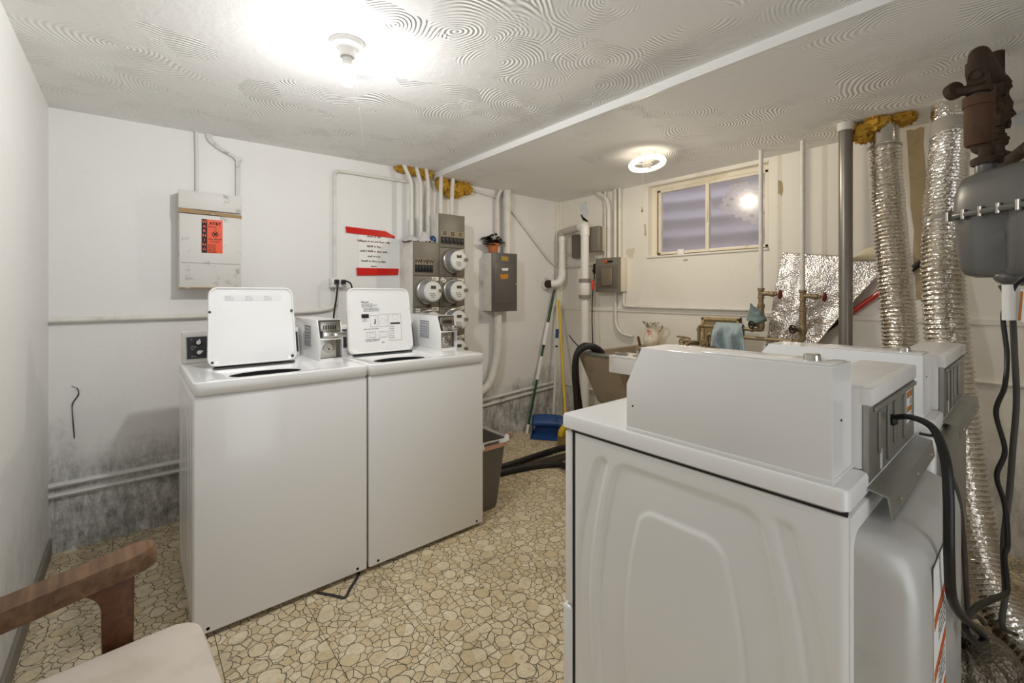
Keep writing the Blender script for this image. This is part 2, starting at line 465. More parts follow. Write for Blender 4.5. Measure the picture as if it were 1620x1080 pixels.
# walls
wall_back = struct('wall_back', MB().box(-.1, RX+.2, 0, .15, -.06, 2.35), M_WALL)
OPY0, OPY1, OPZ0, OPZ1 = -1.88, -.985, 1.535, 2.10
wb = MB()
wb.box(RX, RX+.2, -4.45, OPY0, -.06, 2.35); wb.box(RX, RX+.2, OPY1, 0, -.06, 2.35)
wb.box(RX, RX+.2, OPY0, OPY1, -.06, OPZ0); wb.box(RX, RX+.2, OPY0, OPY1, OPZ1, 2.35)
wall_right = struct('wall_right', wb, M_WALLW)
wall_left = struct('wall_left', MB().box(-.12, 0, -1.12, 0, -.06, 2.35).box(-.55, -.12, -1.12, -1.0, -.06, 2.35).box(-.6, -.45, -4.45, -1.12, -.06, 2.35), wall_mat('painted_plaster', 'e9e8e5', 'd8d5ce', low=.25))
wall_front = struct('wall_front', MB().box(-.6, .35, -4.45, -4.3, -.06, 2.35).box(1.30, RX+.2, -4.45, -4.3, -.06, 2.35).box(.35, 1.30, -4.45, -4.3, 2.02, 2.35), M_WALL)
struct('fill_doorway', MB().box(.33, .37, -4.46, -4.285, 0, 2.04, .003).box(1.28, 1.32, -4.46, -4.285, 0, 2.04, .003).box(.37, 1.28, -4.46, -4.285, 2.0, 2.04, .003), M_TRIM)  # unseen doorway, added so daylight fills the dryer backs and washer fronts
# ceiling with a shallow step across the room
cb = MB()
def slab(x0, x1, za, zb):
    v = [(x0, -4.45, za), (x1, -4.45, zb), (x1, .1, zb), (x0, .1, za)]
    cb.loops([v, [(x, y, 2.4) for x, y, z in v]], True, True)
slab(-.6, 2.08, zl(-.6), zl(2.08)); slab(2.08, RX+.2, ZR, ZR)
ceiling = struct('ceiling', cb, M_CEIL)
struct('trim_1', MB().box(2.068, 2.0805, -4.3, 0, ZR-.001, zl(2.08)+.004, .002), M_TRIM)
struct('trim_2', MB().box(RX-.055, RX-.002, -.02, -.002, 0, ZR, .003).box(RX-.02, RX-.001, -.045, -.02, 0, ZR, .003), M_WALLW)
struct('baseboard_left', MB().box(.0, .012, -1.12, 0, 0, .075, .003), mat('grubby_baseboard', '847c72', .6, dirt=.6, dcol='4c463e'))
# painted ledges that run along the masonry
def ledge(name, a, b, prof, m):
    a, b = Vector(a), Vector(b); d = (b-a).normalized(); n = Vector((d.y, -d.x, 0)) if abs(d.x) > abs(d.y) else Vector((-1, 0, 0))
    if abs(d.x) > abs(d.y): n = Vector((0, -1, 0))
    L = [[q + n*o + Vector((0, 0, z)) for o, z in prof] for q in (a, b)]
    return struct(name, MB().loops(L, True, True), m, smooth=40)
P1 = [(0, -.010), (.016, -.008), (.022, .002), (.016, .011), (0, .014)]
ledge('trim_3', (0, 0, .322), (2.2, 0, .322), P1, M_PAINTOLD)
ledge('trim_4', (0, 0, .274), (2.2, 0, .277), P1, M_PAINTOLD)
ledge('trim_5', (2.2, 0, .325), (RX, 0, .392), P1, M_PAINTOLD)
ledge('trim_6', (2.2, 0, .275), (RX, 0, .352), P1, M_PAINTOLD)
ledge('trim_7', (RX, 0, .372), (RX, -1.4, .372), P1, M_PAINTOLD)
ledge('trim_8', (RX, 0, 1.105), (RX, -4.3, 1.100), [(0, -.02), (.010, -.016), (.012, .010), (0, .014)], M_WALLW)
ledge('trim_9', (RX, -2.0, .806), (RX, -4.3, .806), P1, M_WALLW)
# flaking marks, drips and bare patches on the walls
def mark(parent, pts, axis, m, name):
    b = MB()
    if axis == 'Y': b.prism(pts, 0.0, -.0015, 'y')
    else: b.prism(pts, RX, RX-.0015, 'x')
    return b.build(name, m, parent, smooth=0)
M_DRIP = mat('black_drip', '2c2825', .6)
MB().tube(spline([(.078, -.001, .790), (.098, -.001, .775), (.102, -.001, .745), (.086, -.001, .715), (.080, -.001, .69), (.083, -.001, .62), (.088, -.001, .535)], 6), [.003]*6+[.006]*6+[.010]*6+[.009]*6+[.006]*6+[.007]*6+[.005], 8, True, .3).build('paint_drip', M_DRIP, wall_back)
def ragged(pts, amp, seed):
    r = random.Random(seed); out = []
    for a, b in zip(pts, pts[1:]+pts[:1]):
        for k in range(4):
            t = k/4; out.append((a[0]*(1-t)+b[0]*t + r.uniform(-amp, amp), a[1]*(1-t)+b[1]*t + r.uniform(-amp, amp)))
    return out
M_PATCH = mat('bare_plaster_patch', 'dcdfe4', .7, dirt=.4, dcol='8e8a86', dscale=20)
M_TAN = mat('tan_stain', 'b9a684', .8, dirt=.6, dcol='8b7550')
M_GREYP = mat('grey_plaster_patch', 'b4ada0', .8)
mark(wall_right, ragged([(-2.64, 2.07), (-2.73, 2.09), (-2.72, 1.72), (-2.655, 1.76)], .006, 1), 'X', M_PATCH, 'bare_patch')
mark(wall_right, ragged([(-2.94, 2.09), (-3.2, 2.1), (-3.2, 2.0), (-2.95, 2.02)], .006, 2), 'X', M_PATCH, 'bare_patch')
mark(wall_right, ragged([(-2.56, 2.11), (-2.63, 2.11), (-2.65, 1.75), (-2.64, 1.2), (-2.60, 1.2), (-2.585, 1.7)], .006, 3), 'X', M_TAN, 'water_stain')
mark(wall_right, ragged([(-1.935, 1.97), (-1.965, 1.95), (-1.96, 1.86), (-1.94, 1.88)], .005, 4), 'X', M_TAN, 'flaked_patch')
mark(wall_right, ragged([(-.955, 1.80), (-.965, 1.80), (-.968, 1.70), (-.95, 1.72)], .004, 5), 'X', M_TAN, 'flaked_patch')
mark(wall_right, [(-1.305+.02*math.cos(a), 1.49+.009*math.sin(a)) for a in [k*PI/5 for k in range(10)]], 'X', M_GREYP, 'plugged_hole')
mark(wall_right, ragged([(-.26, 2.07), (-.34, 2.08), (-.37, 1.98), (-.33, 1.92), (-.28, 1.96)], .006, 6), 'X', M_PATCH, 'flaked_patch')
mark(wall_right, ragged([(-.27, 1.97), (-.285, 1.97), (-.33, 1.90), (-.37, 1.895), (-.30, 1.915)], .002, 7), 'X', mat('crack', '2a251f', .9), 'plaster_crack')

# window in the far wall
win = bpy.data.objects.new('window_1', None); COL.objects.link(win); win['kind'] = 'structure'
win.location = (RX+.06, -1.44, OPZ0); WM[win.name] = Matrix.Translation(win.location)
M_WFRAME = mat('flaking_cream_paint', 'e9e0cc', .5, dirt=.5, dcol='a2783e', dscale=12, thr=(.6, .72))
FX = RX+.055
fy0, fy1, fz0, fz1 = OPY0+.02, OPY1-.055, OPZ0+.012, OPZ1-.035
fb = MB()
fb.box(FX, FX+.035, fy0, fy1, fz0, fz0+.022, .004); fb.box(FX, FX+.035, fy0, fy1, fz1-.022, fz1, .004)
fb.box(FX, FX+.035, fy1-.024, fy1, fz0, fz1, .004); fb.box(FX, FX+.035, fy0, fy0+.024, fz0, fz1, .004)
fb.build('window_frame', M_WFRAME, win)
ym = -1.445
MB().box(FX-.006, FX+.03, ym-.014, ym+.014, fz0, fz1, .004).build('mullion', M_WFRAME, win)
MB().box(FX+.012, FX+.016, ym+.012, fy1-.02, fz0+.018, fz1-.018).build('pane', M_PANE, win)
MB().box(FX+.012, FX+.016, fy0+.02, ym-.012, fz0+.018, fz1-.018).build('pane', M_PANE, win)
MB().box(FX+.002, FX+.05, fy1, OPY1, OPZ0, OPZ1).box(FX+.002, FX+.05, OPY0, fy1, fz1, OPZ1).box(FX+.002, FX+.05, OPY0, fy1, OPZ0, fz0).box(FX+.002, FX+.05, OPY0, fy0, fz0, fz1).build('casing', M_WFRAME, win)
MB().box(FX-.001, FX+.01, fy1-.001, fy1+.007, fz0, fz1).box(FX-.001, FX+.01, fy0, fy1, fz0-.006, fz0+.001).build('rusty_gap', mat('rusty_gap', '6a4a26', .8, dirt=.7, dcol='3f2c18', dscale=20), win, smooth=0, kind='stuff')
MB().box(RX-.004, RX+.06, OPY0, OPY1+.03, OPZ1-.004, OPZ1+.012, .002).box(RX-.012, RX+.05, OPY0, OPY1+.01, OPZ0-.012, OPZ0+.002, .003).build('sill', M_WALLW, win)
MB().tube([(FX-.004, ym-.004, 1.92), (FX-.012, ym-.002, 1.80), (FX-.006, ym+.002, 1.76)], .006, 8).build('latch', M_WFRAME, win)
cl = MB().box(FX-.012, FX-.004, -1.265, -1.215, OPZ0-.005, OPZ0+.045, .002)
for k in range(4): cl.box(FX-.014, FX-.010, -1.262+k*.013, -1.256+k*.013, OPZ0, OPZ0+.04)
tag(cl.build('plastic_clip', M_PLASTIC_W), 'small white plastic clip on the bottom edge of the basement window', 'clip')
# corrugated well outside the window
def well(u, v):
    a = PI*(u-.5)*1.0; rr = .55 + .018*math.sin(v*PI*2*7)
    return (RX+.22 + .62*math.cos(a)*(rr/.55), -1.44 + 1.05*math.sin(a)*(rr/.55), 1.15 + v*1.15)
tag(MB().grid(well, 40, 108).build('window_well', mat('galvanised_well', 'bab6c0', .6, .0, dirt=.35, dcol='8d8994', dscale=3)), 'corrugated grey window well outside the basement window', 'window well')
struct('ground', MB().box(RX+.2, RX+1.6, -3.2, .3, 1.0, 1.15), mat('gravel', '8c8680', .9, dirt=.6, bump=.8, bscale=50))
# white lattice leaning in the well
lt = thing('lattice_panel', 'white lattice panel leaning in the window well outside', 'lattice', (RX+.24, -1.70, 1.60))
LM = Matrix.Translation((RX+.215, -1.44, 1.88)) @ Matrix.Rotation(math.radians(31), 4, 'X') @ Matrix.Rotation(math.radians(6), 4, 'Z')
M_LAT = mat('white_lattice', 'f2f1ee', .5)
for k in range(5):
    MB().box(0, .006, -.62, 0, .03+k*.05-.014, .03+k*.05+.014, M=LM).build('slat', M_LAT, lt, smooth=0)
for k in range(10):
    MB().box(.006, .012, -.03-k*.062-.014, -.03-k*.062+.014, 0, .26, M=LM).build('slat', M_LAT, lt, smooth=0)

# ================================================================== LAMPS
M_PORC = mat('porcelain', 'f3f2ef', .2)
def lamp_base(t, x, y, z, R=.06):
    MB().lathe([(0, z), (R, z), (R, z-.006), (R*.9, z-.016), (R*.52, z-.024), (R*.46, z-.04), (R*.42, z-.052), (0, z-.052)], (x, y, 0), seg=32).build('porcelain_base', M_PORC, t)
L1x, L1y, L1z = .895, -1.42, zl(.895)
lamp1 = thing('ceiling_lamp', 'bare lit bulb in a white porcelain holder above the washers', 'lamp', (L1x, L1y, L1z))
lamp_base(lamp1, L1x, L1y, L1z)
MB().lathe([(.0, -.05), (.017, -.05), (.018, -.056), (.0165, -.060), (.018, -.065), (.0165, -.070), (.019, -.075), (.022, -.085), (0, -.085)], (L1x, L1y, L1z), seg=20).build('bulb_collar', mat('bulb_plastic', 'dcdad6', .4), lamp1)
MB().lathe([(.001, -.085), (.022, -.085), (.028, -.10), (.031, -.12), (.029, -.138), (.02, -.151), (.001, -.156)], (L1x, L1y, L1z), seg=24).build('bulb', bulb_mat('lit_bulb', 'fffdf8', 1.6), lamp1)
lamp_light('bulb_light', (L1x, L1y, L1z-.122), BULB_WATTS, BULB_COL, .024, lamp1)
def chain(t, a, b, r=.0016, n=46):
    a, b = Vector(a), Vector(b); m = MB()
    m.tube([a, b], r*.45, 6)
    for k in range(n):
        c = a.lerp(b, (k+.5)/n); m.lathe([(.0003, -r), (r*.8, -r*.6), (r, 0), (r*.8, r*.6), (.0003, r)], c, seg=6)
    return m.build('pull_chain', mat('chain_white', 'efeee9', .3), t)
chain(lamp1, (L1x+.022, L1y-.012, L1z-.045), (L1x+.045, L1y-.035, L1z-.37))
L2x, L2y, L2z = 2.785, -1.423, ZR
lamp2 = thing('ceiling_lamp', 'white ring lamp with three spokes on the ceiling by the window', 'lamp', (L2x, L2y, L2z))
lamp_base(lamp2, L2x, L2y, L2z, .05)
RC = Vector((L2x, L2y, L2z-.068)); RT = Vector((.06, .16, 1)).normalized()
M_RING = emis('lit_ring', 'fff4de', .5)
lamp_light('ring_light', (L2x, L2y, L2z-.105), RING_WATTS, RING_COL, .03, lamp2, 1.0)
def ringpt(r, a, h):
    u = (Vector((1, 0, 0)) - RT*RT.x).normalized(); w = RT.cross(u)
    return RC + u*r*math.cos(a) + w*r*math.sin(a) + RT*h
MB().loops([[ringpt(r, 2*PI*k/48, h) for k in range(48)] for r, h in ((.079, 0), (.083, -.010), (.097, -.014), (.112, -.010), (.116, 0), (.112, .010), (.097, .013), (.083, .010), (.079, 0))]).build('ring_tube', M_RING, lamp2)
sp = MB()
for k in range(3):
    a = math.radians(20+120*k); da = .32
    sp.loops([[ringpt(r, a-da*(.03/r if r > .04 else .9), h) for r in (.02, .082)] + [ringpt(r, a+da*(.03/r if r > .04 else .9), h) for r in (.082, .02)] for h in (-.004, .004)], True, True)
sp.lathe([(0, -.012), (.028, -.01), (.03, .0), (.024, .022), (0, .022)], RC, RT, 20)
sp.build('spokes', mat('lamp_plastic', 'f5f3ee', .35), lamp2)
chain(lamp2, (L2x-.05, L2y+.0, L2z-.05), (L2x-.055, L2y, L2z-.36), .0018, 30)
MB().lathe([(.0005, .012), (.004, .006), (.003, 0), (.007, -.012), (.004, -.02), (.0005, -.022)], (L2x-.055, L2y, L2z-.36), seg=10).build('chain_finial', mat('brass_finial', 'b9a887', .4, .6), lamp2)

# ================================================================== WASHERS AND DRYERS
def sst(a, b, x):
    t = max(0.0, min(1.0, (x-a)/(b-a))); return t*t*(3-2*t)
def barrel(u, z, top, hw0, bow, r=.03, zc=.46):
    """signed distance-like value of a bowed upright panel, negative inside"""
    hz = top - zc; w = hw0 + bow*(1-((z-zc)/hz)**2)
    dx, dz = abs(u)-w+r, abs(z-zc)-hz+r
    return math.hypot(max(dx, 0), max(dz, 0)) + min(max(dx, dz), 0) - r
def emboss(u, z, d=.0042):
    h = -d*(1-sst(-.004, .006, barrel(u, z, .835, .155, .055)))
    h += d*(1-sst(-.003, .007, barrel(u, z, .748, .088, .042)))
    for s in (-1, 1):
        uu = s*u; hz = .372; c = .198 + .062*(1-((z-.46)/hz)**2)
        h -= d*(1-sst(-.003, .007, barrel(uu-c, z, .832, .015, .004, .014)))
    return h
SIDE = {}
def side_panel(t, x, y0, y1, z0, z1, sgn, d=.0042):
    """pressed-steel side with bowed panels, facing -x (sgn -1) or +x (sgn 1)"""
    key = (round(x, 4), y0, y1, z0, z1, sgn)
    if key in SIDE:
        o = bpy.data.objects.new('side_panel', SIDE[key]); COL.objects.link(o); o.parent = t; return o
    yc = (y0+y1)/2
    def f(a, b):
        y = y0+(y1-y0)*a; z = z0+(z1-z0)*b
        e = min(y-y0, y1-y, z-z0, z1-z); rnd = -.006*(1-sst(0, .010, e))
        return (x + sgn*(emboss(y-yc, z, d)+rnd), y, z)
    o = MB().grid(f, 130, 190).build('side_panel', M_ENAMEL, t, world=False, smooth=60); SIDE[key] = o.data
    return o

def coin_box(t, x0, x1, y0, depth, top, zd, lab=True, reach=.060):
    """coin meter case with slide and lock; front faces -y"""
    pr = [(y0, zd), (y0, zd+.103), (y0+.040, top), (y0+depth, top), (y0+depth, zd)]
    w = .004
    cs = MB()
    inner = [(y0-.0005, zd+.008), (y0-.0005, zd+.100), (y0+.035, top-.006), (y0+.05, top-.006), (y0+.05, zd+.008)]
    cs.prism(pr, x0, x0+w, 'x', .0015); cs.prism(pr, x1-w, x1, 'x', .0015)
    cs.box(x0+w, x1-w, y0+.038, y0+depth-w, top-w, top); cs.box(x0+w, x1-w, y0+depth-w, y0+depth, zd, top)
    cs.box(x0+w, x1-w, y0, y0+.05, zd, zd+.010); cs.box(x0+w, x1-w, y0, y0+.03, zd+.098, zd+.106, .001)
    cb_ = cs.build('coin_box', M_ENAMEL, t, world=False)
    bp = MB().box(x0+w, x1-w, y0+.03, y0+.036, zd, top-.002).build('backing', mat('dark_steel', '6f6a62', .4, .8), cb_, world=False)
    MB().box(x0+.006, x1-.030, y0+.012, y0+.03, zd+.012, zd+.098, .002).build('vault_plate', M_STEEL, cb_, world=False)
    lx, lz = (x0+x1)/2-.012, zd+.055
    MB().lathe([(0, 0), (.026, 0), (.027, -.006), (.022, -.008), (.021, -.004), (.012, -.004), (.011, -.012), (.004, -.012), (.0035, -.006), (0, -.006)], (lx, y0+.012, lz), (0, 1, 0), 24).build('lock', M_CHROME, cb_, world=False)
    MB().lathe([(0, -.0065), (.003, -.0065), (.003, -.0075), (0, -.0075)], (lx, y0+.012, lz), (0, 1, 0), 10).build('keyhole', M_BLACK, cb_, world=False)
    # slide: slotted plate, body and push handle
    MB().box(x0+.010, x1-.012, y0+.018, y0+.03, min(zd+.138, top-.05), top-.010, .002).build('slot_plate', M_STEEL, cb_, world=False)
    for k in range(6):
        MB().box(x0+.022+k*.011, x0+.026+k*.011, y0+.014, y0+.02, top-.045, top-.026).build('coin_slot', M_BLACK, cb_, world=False)
    if reach > .01:
        MB().box(x0+.016, x1-.012, y0-.004, y0+.03, zd+.108, zd+.138, .004).build('slide_body', M_CHROME, cb_, world=False)
        MB().box(x0+.048, x1-.004, y0-reach, y0-.004, zd+.114, zd+.136, .003).build('slide_handle', M_CHROME, cb_, world=False)
    if lab:
        lb = MB().box(x0-.0006, x0, y0+.13, y0+.235, zd+.058, zd+.158).build('sticker', mat('bordered_sticker', 'd6d8da', .5), cb_, world=False, smooth=0)
        b = MB(); r = random.Random(3); f = lambda u, v: (x0-.0009, y0+.235-u, zd+.058+v)
        def fr(u0, u1, v0, v1): b.bm.faces.new([b.bm.verts.new(f(*q)) for q in ((u0, v0), (u1, v0), (u1, v1), (u0, v1))])
        fr(0, .105, 0, .003); fr(0, .105, .095, .1); fr(0, .004, 0, .1); fr(.101, .105, 0, .1); fr(0, .105, .07, .0715); fr(0, .105, .03, .0315)
        for q in (.080, .060, .048, .036, .018, .007): micro_print(b, [5, 4, 6], .010, q, .0085, f, r)
        b.build('print', mat('grey_print', '6d6f74', .6), lb, world=False, smooth=0, kind='stuff')
    return cb_

def console(t, x0, x1, y0, y1, zd, zt, panel=True, x_split=.30):
    pr = [(y0, zd), (y0+.030, zt-.012), (y0+.036, zt), (y1, zt), (y1, zd)]
    cs = MB().prism(pr, x0, x1, 'x', .005).build('control_console', M_ENAMEL2, t, world=False)
    if not panel: return cs
    sl = math.atan2(.030, zt-.012-zd)
    M = Matrix.Translation((0, y0, zd)) @ Matrix.Rotation(-sl, 4, 'X')
    h = zt-zd
    pn = MB().box(x0+.014, x1-.006, -.003, .002, .020, h-.022, .001, M=M).build('control_panel', mat('charcoal_panel', '34353c', .35), cs, world=False)
    tr = MB()
    for a in (x0+.012, x1-.008): tr.box(a, a+.003, -.0035, .002, .018, h-.020, M=M)
    for a in (.018, h-.022): tr.box(x0+.012, x1-.006, -.0035, .002, a, a+.003, M=M)
    tr.build('panel_trim', M_STEEL, cs, world=False)
    for q, (kx, kz, an) in enumerate(((x0+.058, .092, .3), (x0+.060, .047, 1.2))):
        kb = MB().lathe([(0, 0), (.0125, 0), (.0125, -.006), (0, -.006)], M @ Vector((kx, -.003, kz)), (0, 1, 0), 20).build('knob_skirt', M_BLACK, cs, world=False)
        K = M @ Matrix.Translation((kx, -.008, kz)) @ Matrix.Rotation(an, 4, 'Y')
        tear = [(.011*math.cos(a), .011*math.sin(a)) for a in [math.radians(40+k*28) for k in range(11)]]
        tear = [(math.cos(a)*.009, -math.sin(a)*.009) for a in [math.radians(-20+k*22) for k in range(11)]] + [(0, .017)]
        MB().prism(tear, 0, -.013, 'y', .001, 1, K).build('knob', M_PLASTIC_W, cs, world=False)
    pr_ = MB(); r = random.Random(5)
    for zz, ws in ((.075, [6, 5]), (.069, [3, 6]), (.030, [5, 4]), (.107, [3]), (.062, [5])):
        micro_print(pr_, ws, x0+.03, zz, .0035, lambda u, v: M @ Vector((u, -.0036, v)), r)
    for xx in (x0+.103, x0+.114): pr_.box(xx, xx+.0015, -.0036, -.0032, .024, h-.028, M=M)
    for q in range(3):
        bx, bz = x0+.128, .030+q*.025
        for (a, b_, c, d) in ((0, .02, 0, .0012), (0, .02, .0178, .019), (0, .0012, 0, .019), (.0188, .02, 0, .019)): pr_.box(bx+a, bx+b_, -.0036, -.0032, bz+c, bz+d, M=M)
        pr_.box(bx+.008, bx+.012, -.0036, -.0032, bz+.008, bz+.011, M=M)
    pr_.build('panel_print', mat('pale_print', 'b9bcc4', .5), cs, world=False, smooth=0, kind='stuff')
    return cs

M_SEAMSHADE = mat('seam_shade', '2b2a29', .8)
def washer(loc, w, lid_x0, lid_x1, cx0, label, variant):
    t = thing('washing_machine', label, 'washing machine', loc)
    D = .645; zd = .92
    MB().box(.006, w-.006, .010, D, .028, .873, .004).build('cabinet', M_ENAMEL, t, world=False)
    MB().box(.002, w-.002, 0, .022, .018, .868, .007, 3).build('front_panel', M_ENAMEL, t, world=False)
    side_panel(t, .0015, .026, D-.01, .03, .868, -1, .0018)
    side_panel(t, w-.0015, .026, D-.01, .03, .868, 1, .0018)
    # deck with the lid well and the tub opening
    ox, oy = (lid_x0+lid_x1)/2, .195
    out = lambda ins, r, z: [(x, y, z) for x, y in rrect(w/2, D/2-.003, w-2*ins, D+.006-2*ins, r)]
    wellr = lambda ins, z: [(x, y, z) for x, y in rrect(ox, oy, (lid_x1-lid_x0)-2*ins+.012, .315-2*ins, .035)]
    hole = lambda s, z: [(x, y, z) for x, y in ellip(ox+.01, oy-.035, .135*s, .080*s)]
    MB().loops([out(.004, .014, zd-.046), out(0, .016, zd-.040), out(0, .016, zd-.007), out(.002, .014, zd-.002), out(.008, .010, zd),
                wellr(0, zd), wellr(.004, zd-.003), wellr(.010, zd-.009), hole(1, zd-.012), hole(1, zd-.016)], True).build('top_deck', M_ENAMEL, t, world=False, smooth=40)
    MB().loops([hole(1, zd-.0145), hole(.99, zd-.12), hole(.9, zd-.14)], False, True).build('tub_opening', M_DARK, t, world=False)
    # open lid, leaning back
    lw, lh = lid_x1-lid_x0, .345
    LMx = Matrix.Translation((ox, .345, zd+.004)) @ Matrix.Rotation(math.radians(-9 if variant == 1 else -8), 4, 'X')
    def lr(ins, r, y, top=0.0): return [LMx @ Vector((x*(1-.05*(z/lh)), y, z)) for x, z in rrect(0, lh/2, lw-2*ins, lh-2*ins, r)]
    lid = MB().loops([lr(.012, .03, .022), lr(.002, .035, .018), lr(0, .036, .008), lr(0, .036, -.006), lr(.002, .034, -.009), lr(.006, .031, -.009), lr(.010, .029, -.003), lr(.030, .022, 0.0)], True, True).build('lid', M_ENAMEL, t, world=False, smooth=45)
    for (a, b_) in ((-lw/2+.012, .235), (lw/2-.016, .235), (-lw/2+.018, .018), (lw/2-.02, .022)):
        MB().lathe([(0, 0), (.0065, 0), (.0055, -.006), (0, -.007)], LMx @ Vector((a, -.003, b_)), LMx.to_3x3() @ Vector((0, 1, 0)), 12).build('rubber_bumper', mat('bumper_grey', '4b4640', .6) if variant == 1 else M_PLASTIC_W, lid, world=False)
    r = random.Random(11); P = lambda u, v: LMx @ Vector((u, -.0012, v))
    if variant == 1:
        lb = MB().box(-.11, .12, -.0009, -.0003, .285, .310, M=LMx).build('sticker', mat('faint_sticker', 'e9e9e9', .3), lid, world=False, smooth=0)
        b = MB()
        for c in range(3):
            for q in range(4): micro_print(b, [7, 4] if q == 0 else [6, 5, 4], -.105+c*.076, .303-q*.0055, .0032, P, r)
        b.build('print', mat('pale_grey_ink', 'b4b4b4', .6), lb, world=False, smooth=0, kind='stuff')
    else:
        b = MB()
        micro_print(b, [9], -.100, .268, .0075, P, r)
        for q in range(6): micro_print(b, [6, 4, 7, 5, 6, 3][:4 if q in (0, 2) else 6], -.10 if q < 3 else -.09, .259-q*.0075, .0042, P, r)
        def rect(x0, x1, z0, z1): b.bm.faces.new([b.bm.verts.new(P(*q)) for q in ((x0, z0), (x1, z0), (x1, z1), (x0, z1))])
        def frame(x0, x1, z0, z1, e=.0009):
            rect(x0, x1, z0, z0+e); rect(x0, x1, z1-e, z1); rect(x0, x0+e, z0, z1); rect(x1-e, x1, z0, z1)
        rect(-.103, -.063, .186, .207); rect(.055, .112, .148, .157)
        frame(-.058, -.018, .138, .200); frame(-.010, .038, .138, .205); frame(.046, .118, .060, .205)
        rect(-.033, -.028, .158, .180); rect(-.036, -.030, .152, .160)
        for cx_, cz_ in ((.014, .168), (.085, .188), (-.052, .095), (.012, .095)):
            for k in range(10):
                a0 = k*PI/5; x_, z_ = cx_+.014*math.cos(a0), cz_+.014*math.sin(a0)
                rect(x_-.002, x_+.002, z_-.0006, z_+.0006)
        frame(-.080, -.030, .082, .112); frame(-.012, .038, .080, .112)
        for q in range(3): micro_print(b, [4, 6, 3], -.10, .180-q*.006, .003, P, r)
        micro_print(b, [7, 9, 5, 8], -.095, .126, .0045, P, r); micro_print(b, [8, 5, 9, 6], -.088, .070, .0045, P, r); micro_print(b, [6, 7, 9, 4], -.088, .063, .0045, P, r)
        micro_print(b, [6], .0, .052, .005, P, r)
        for q in range(6): micro_print(b, [4, 5], .052, .135-q*.012, .004, P, r)
        b.build('instruction_print', M_BLKINK, lid, world=False, smooth=0, kind='stuff')
    MB().cyl((lid_x0+.03, .352, zd+.006), (lid_x1-.03, .352, zd+.006), .006).build('hinge', M_GALV, t, world=False)
    MB().box(lid_x0+.022, lid_x1-.012, .331, .346, zd, zd+.003).build('hinge_shade', M_DARK, t, world=False, smooth=0)  # solid dark strip painting the shade below the raised lid
    console(t, .010 if variant == 1 else .004, cx0-.004, .555, D+.015, zd, 1.062)
    coin_box(t, cx0, cx0+.110, .250, .405, 1.112, zd)
    for a in (.045, w-.045):
        MB().lathe([(0, -.002), (.006, -.002), (.0055, .0015), (0, .0015)], (a, .002, .036), (0, 1, 0), 12).build('screw', M_BLACK, t, world=False)
        for b_ in (.06, D-.06):
            MB().lathe([(0, 0), (.02, 0), (.02, .010), (.007, .014), (.007, .04), (0, .04)], (a, b_, 0), seg=16).build('levelling_foot', M_BLACK, t, world=False)
    return t
washer((.466, -1.105, 0), .634, .078, .432, .505, 'white top-load washer with a bare white open lid, beside the plain wall corner', 1)
washer((1.104, -1.105, 0), .634, .036, .400, .520, 'white top-load washer whose open lid carries black printed instructions', 2)

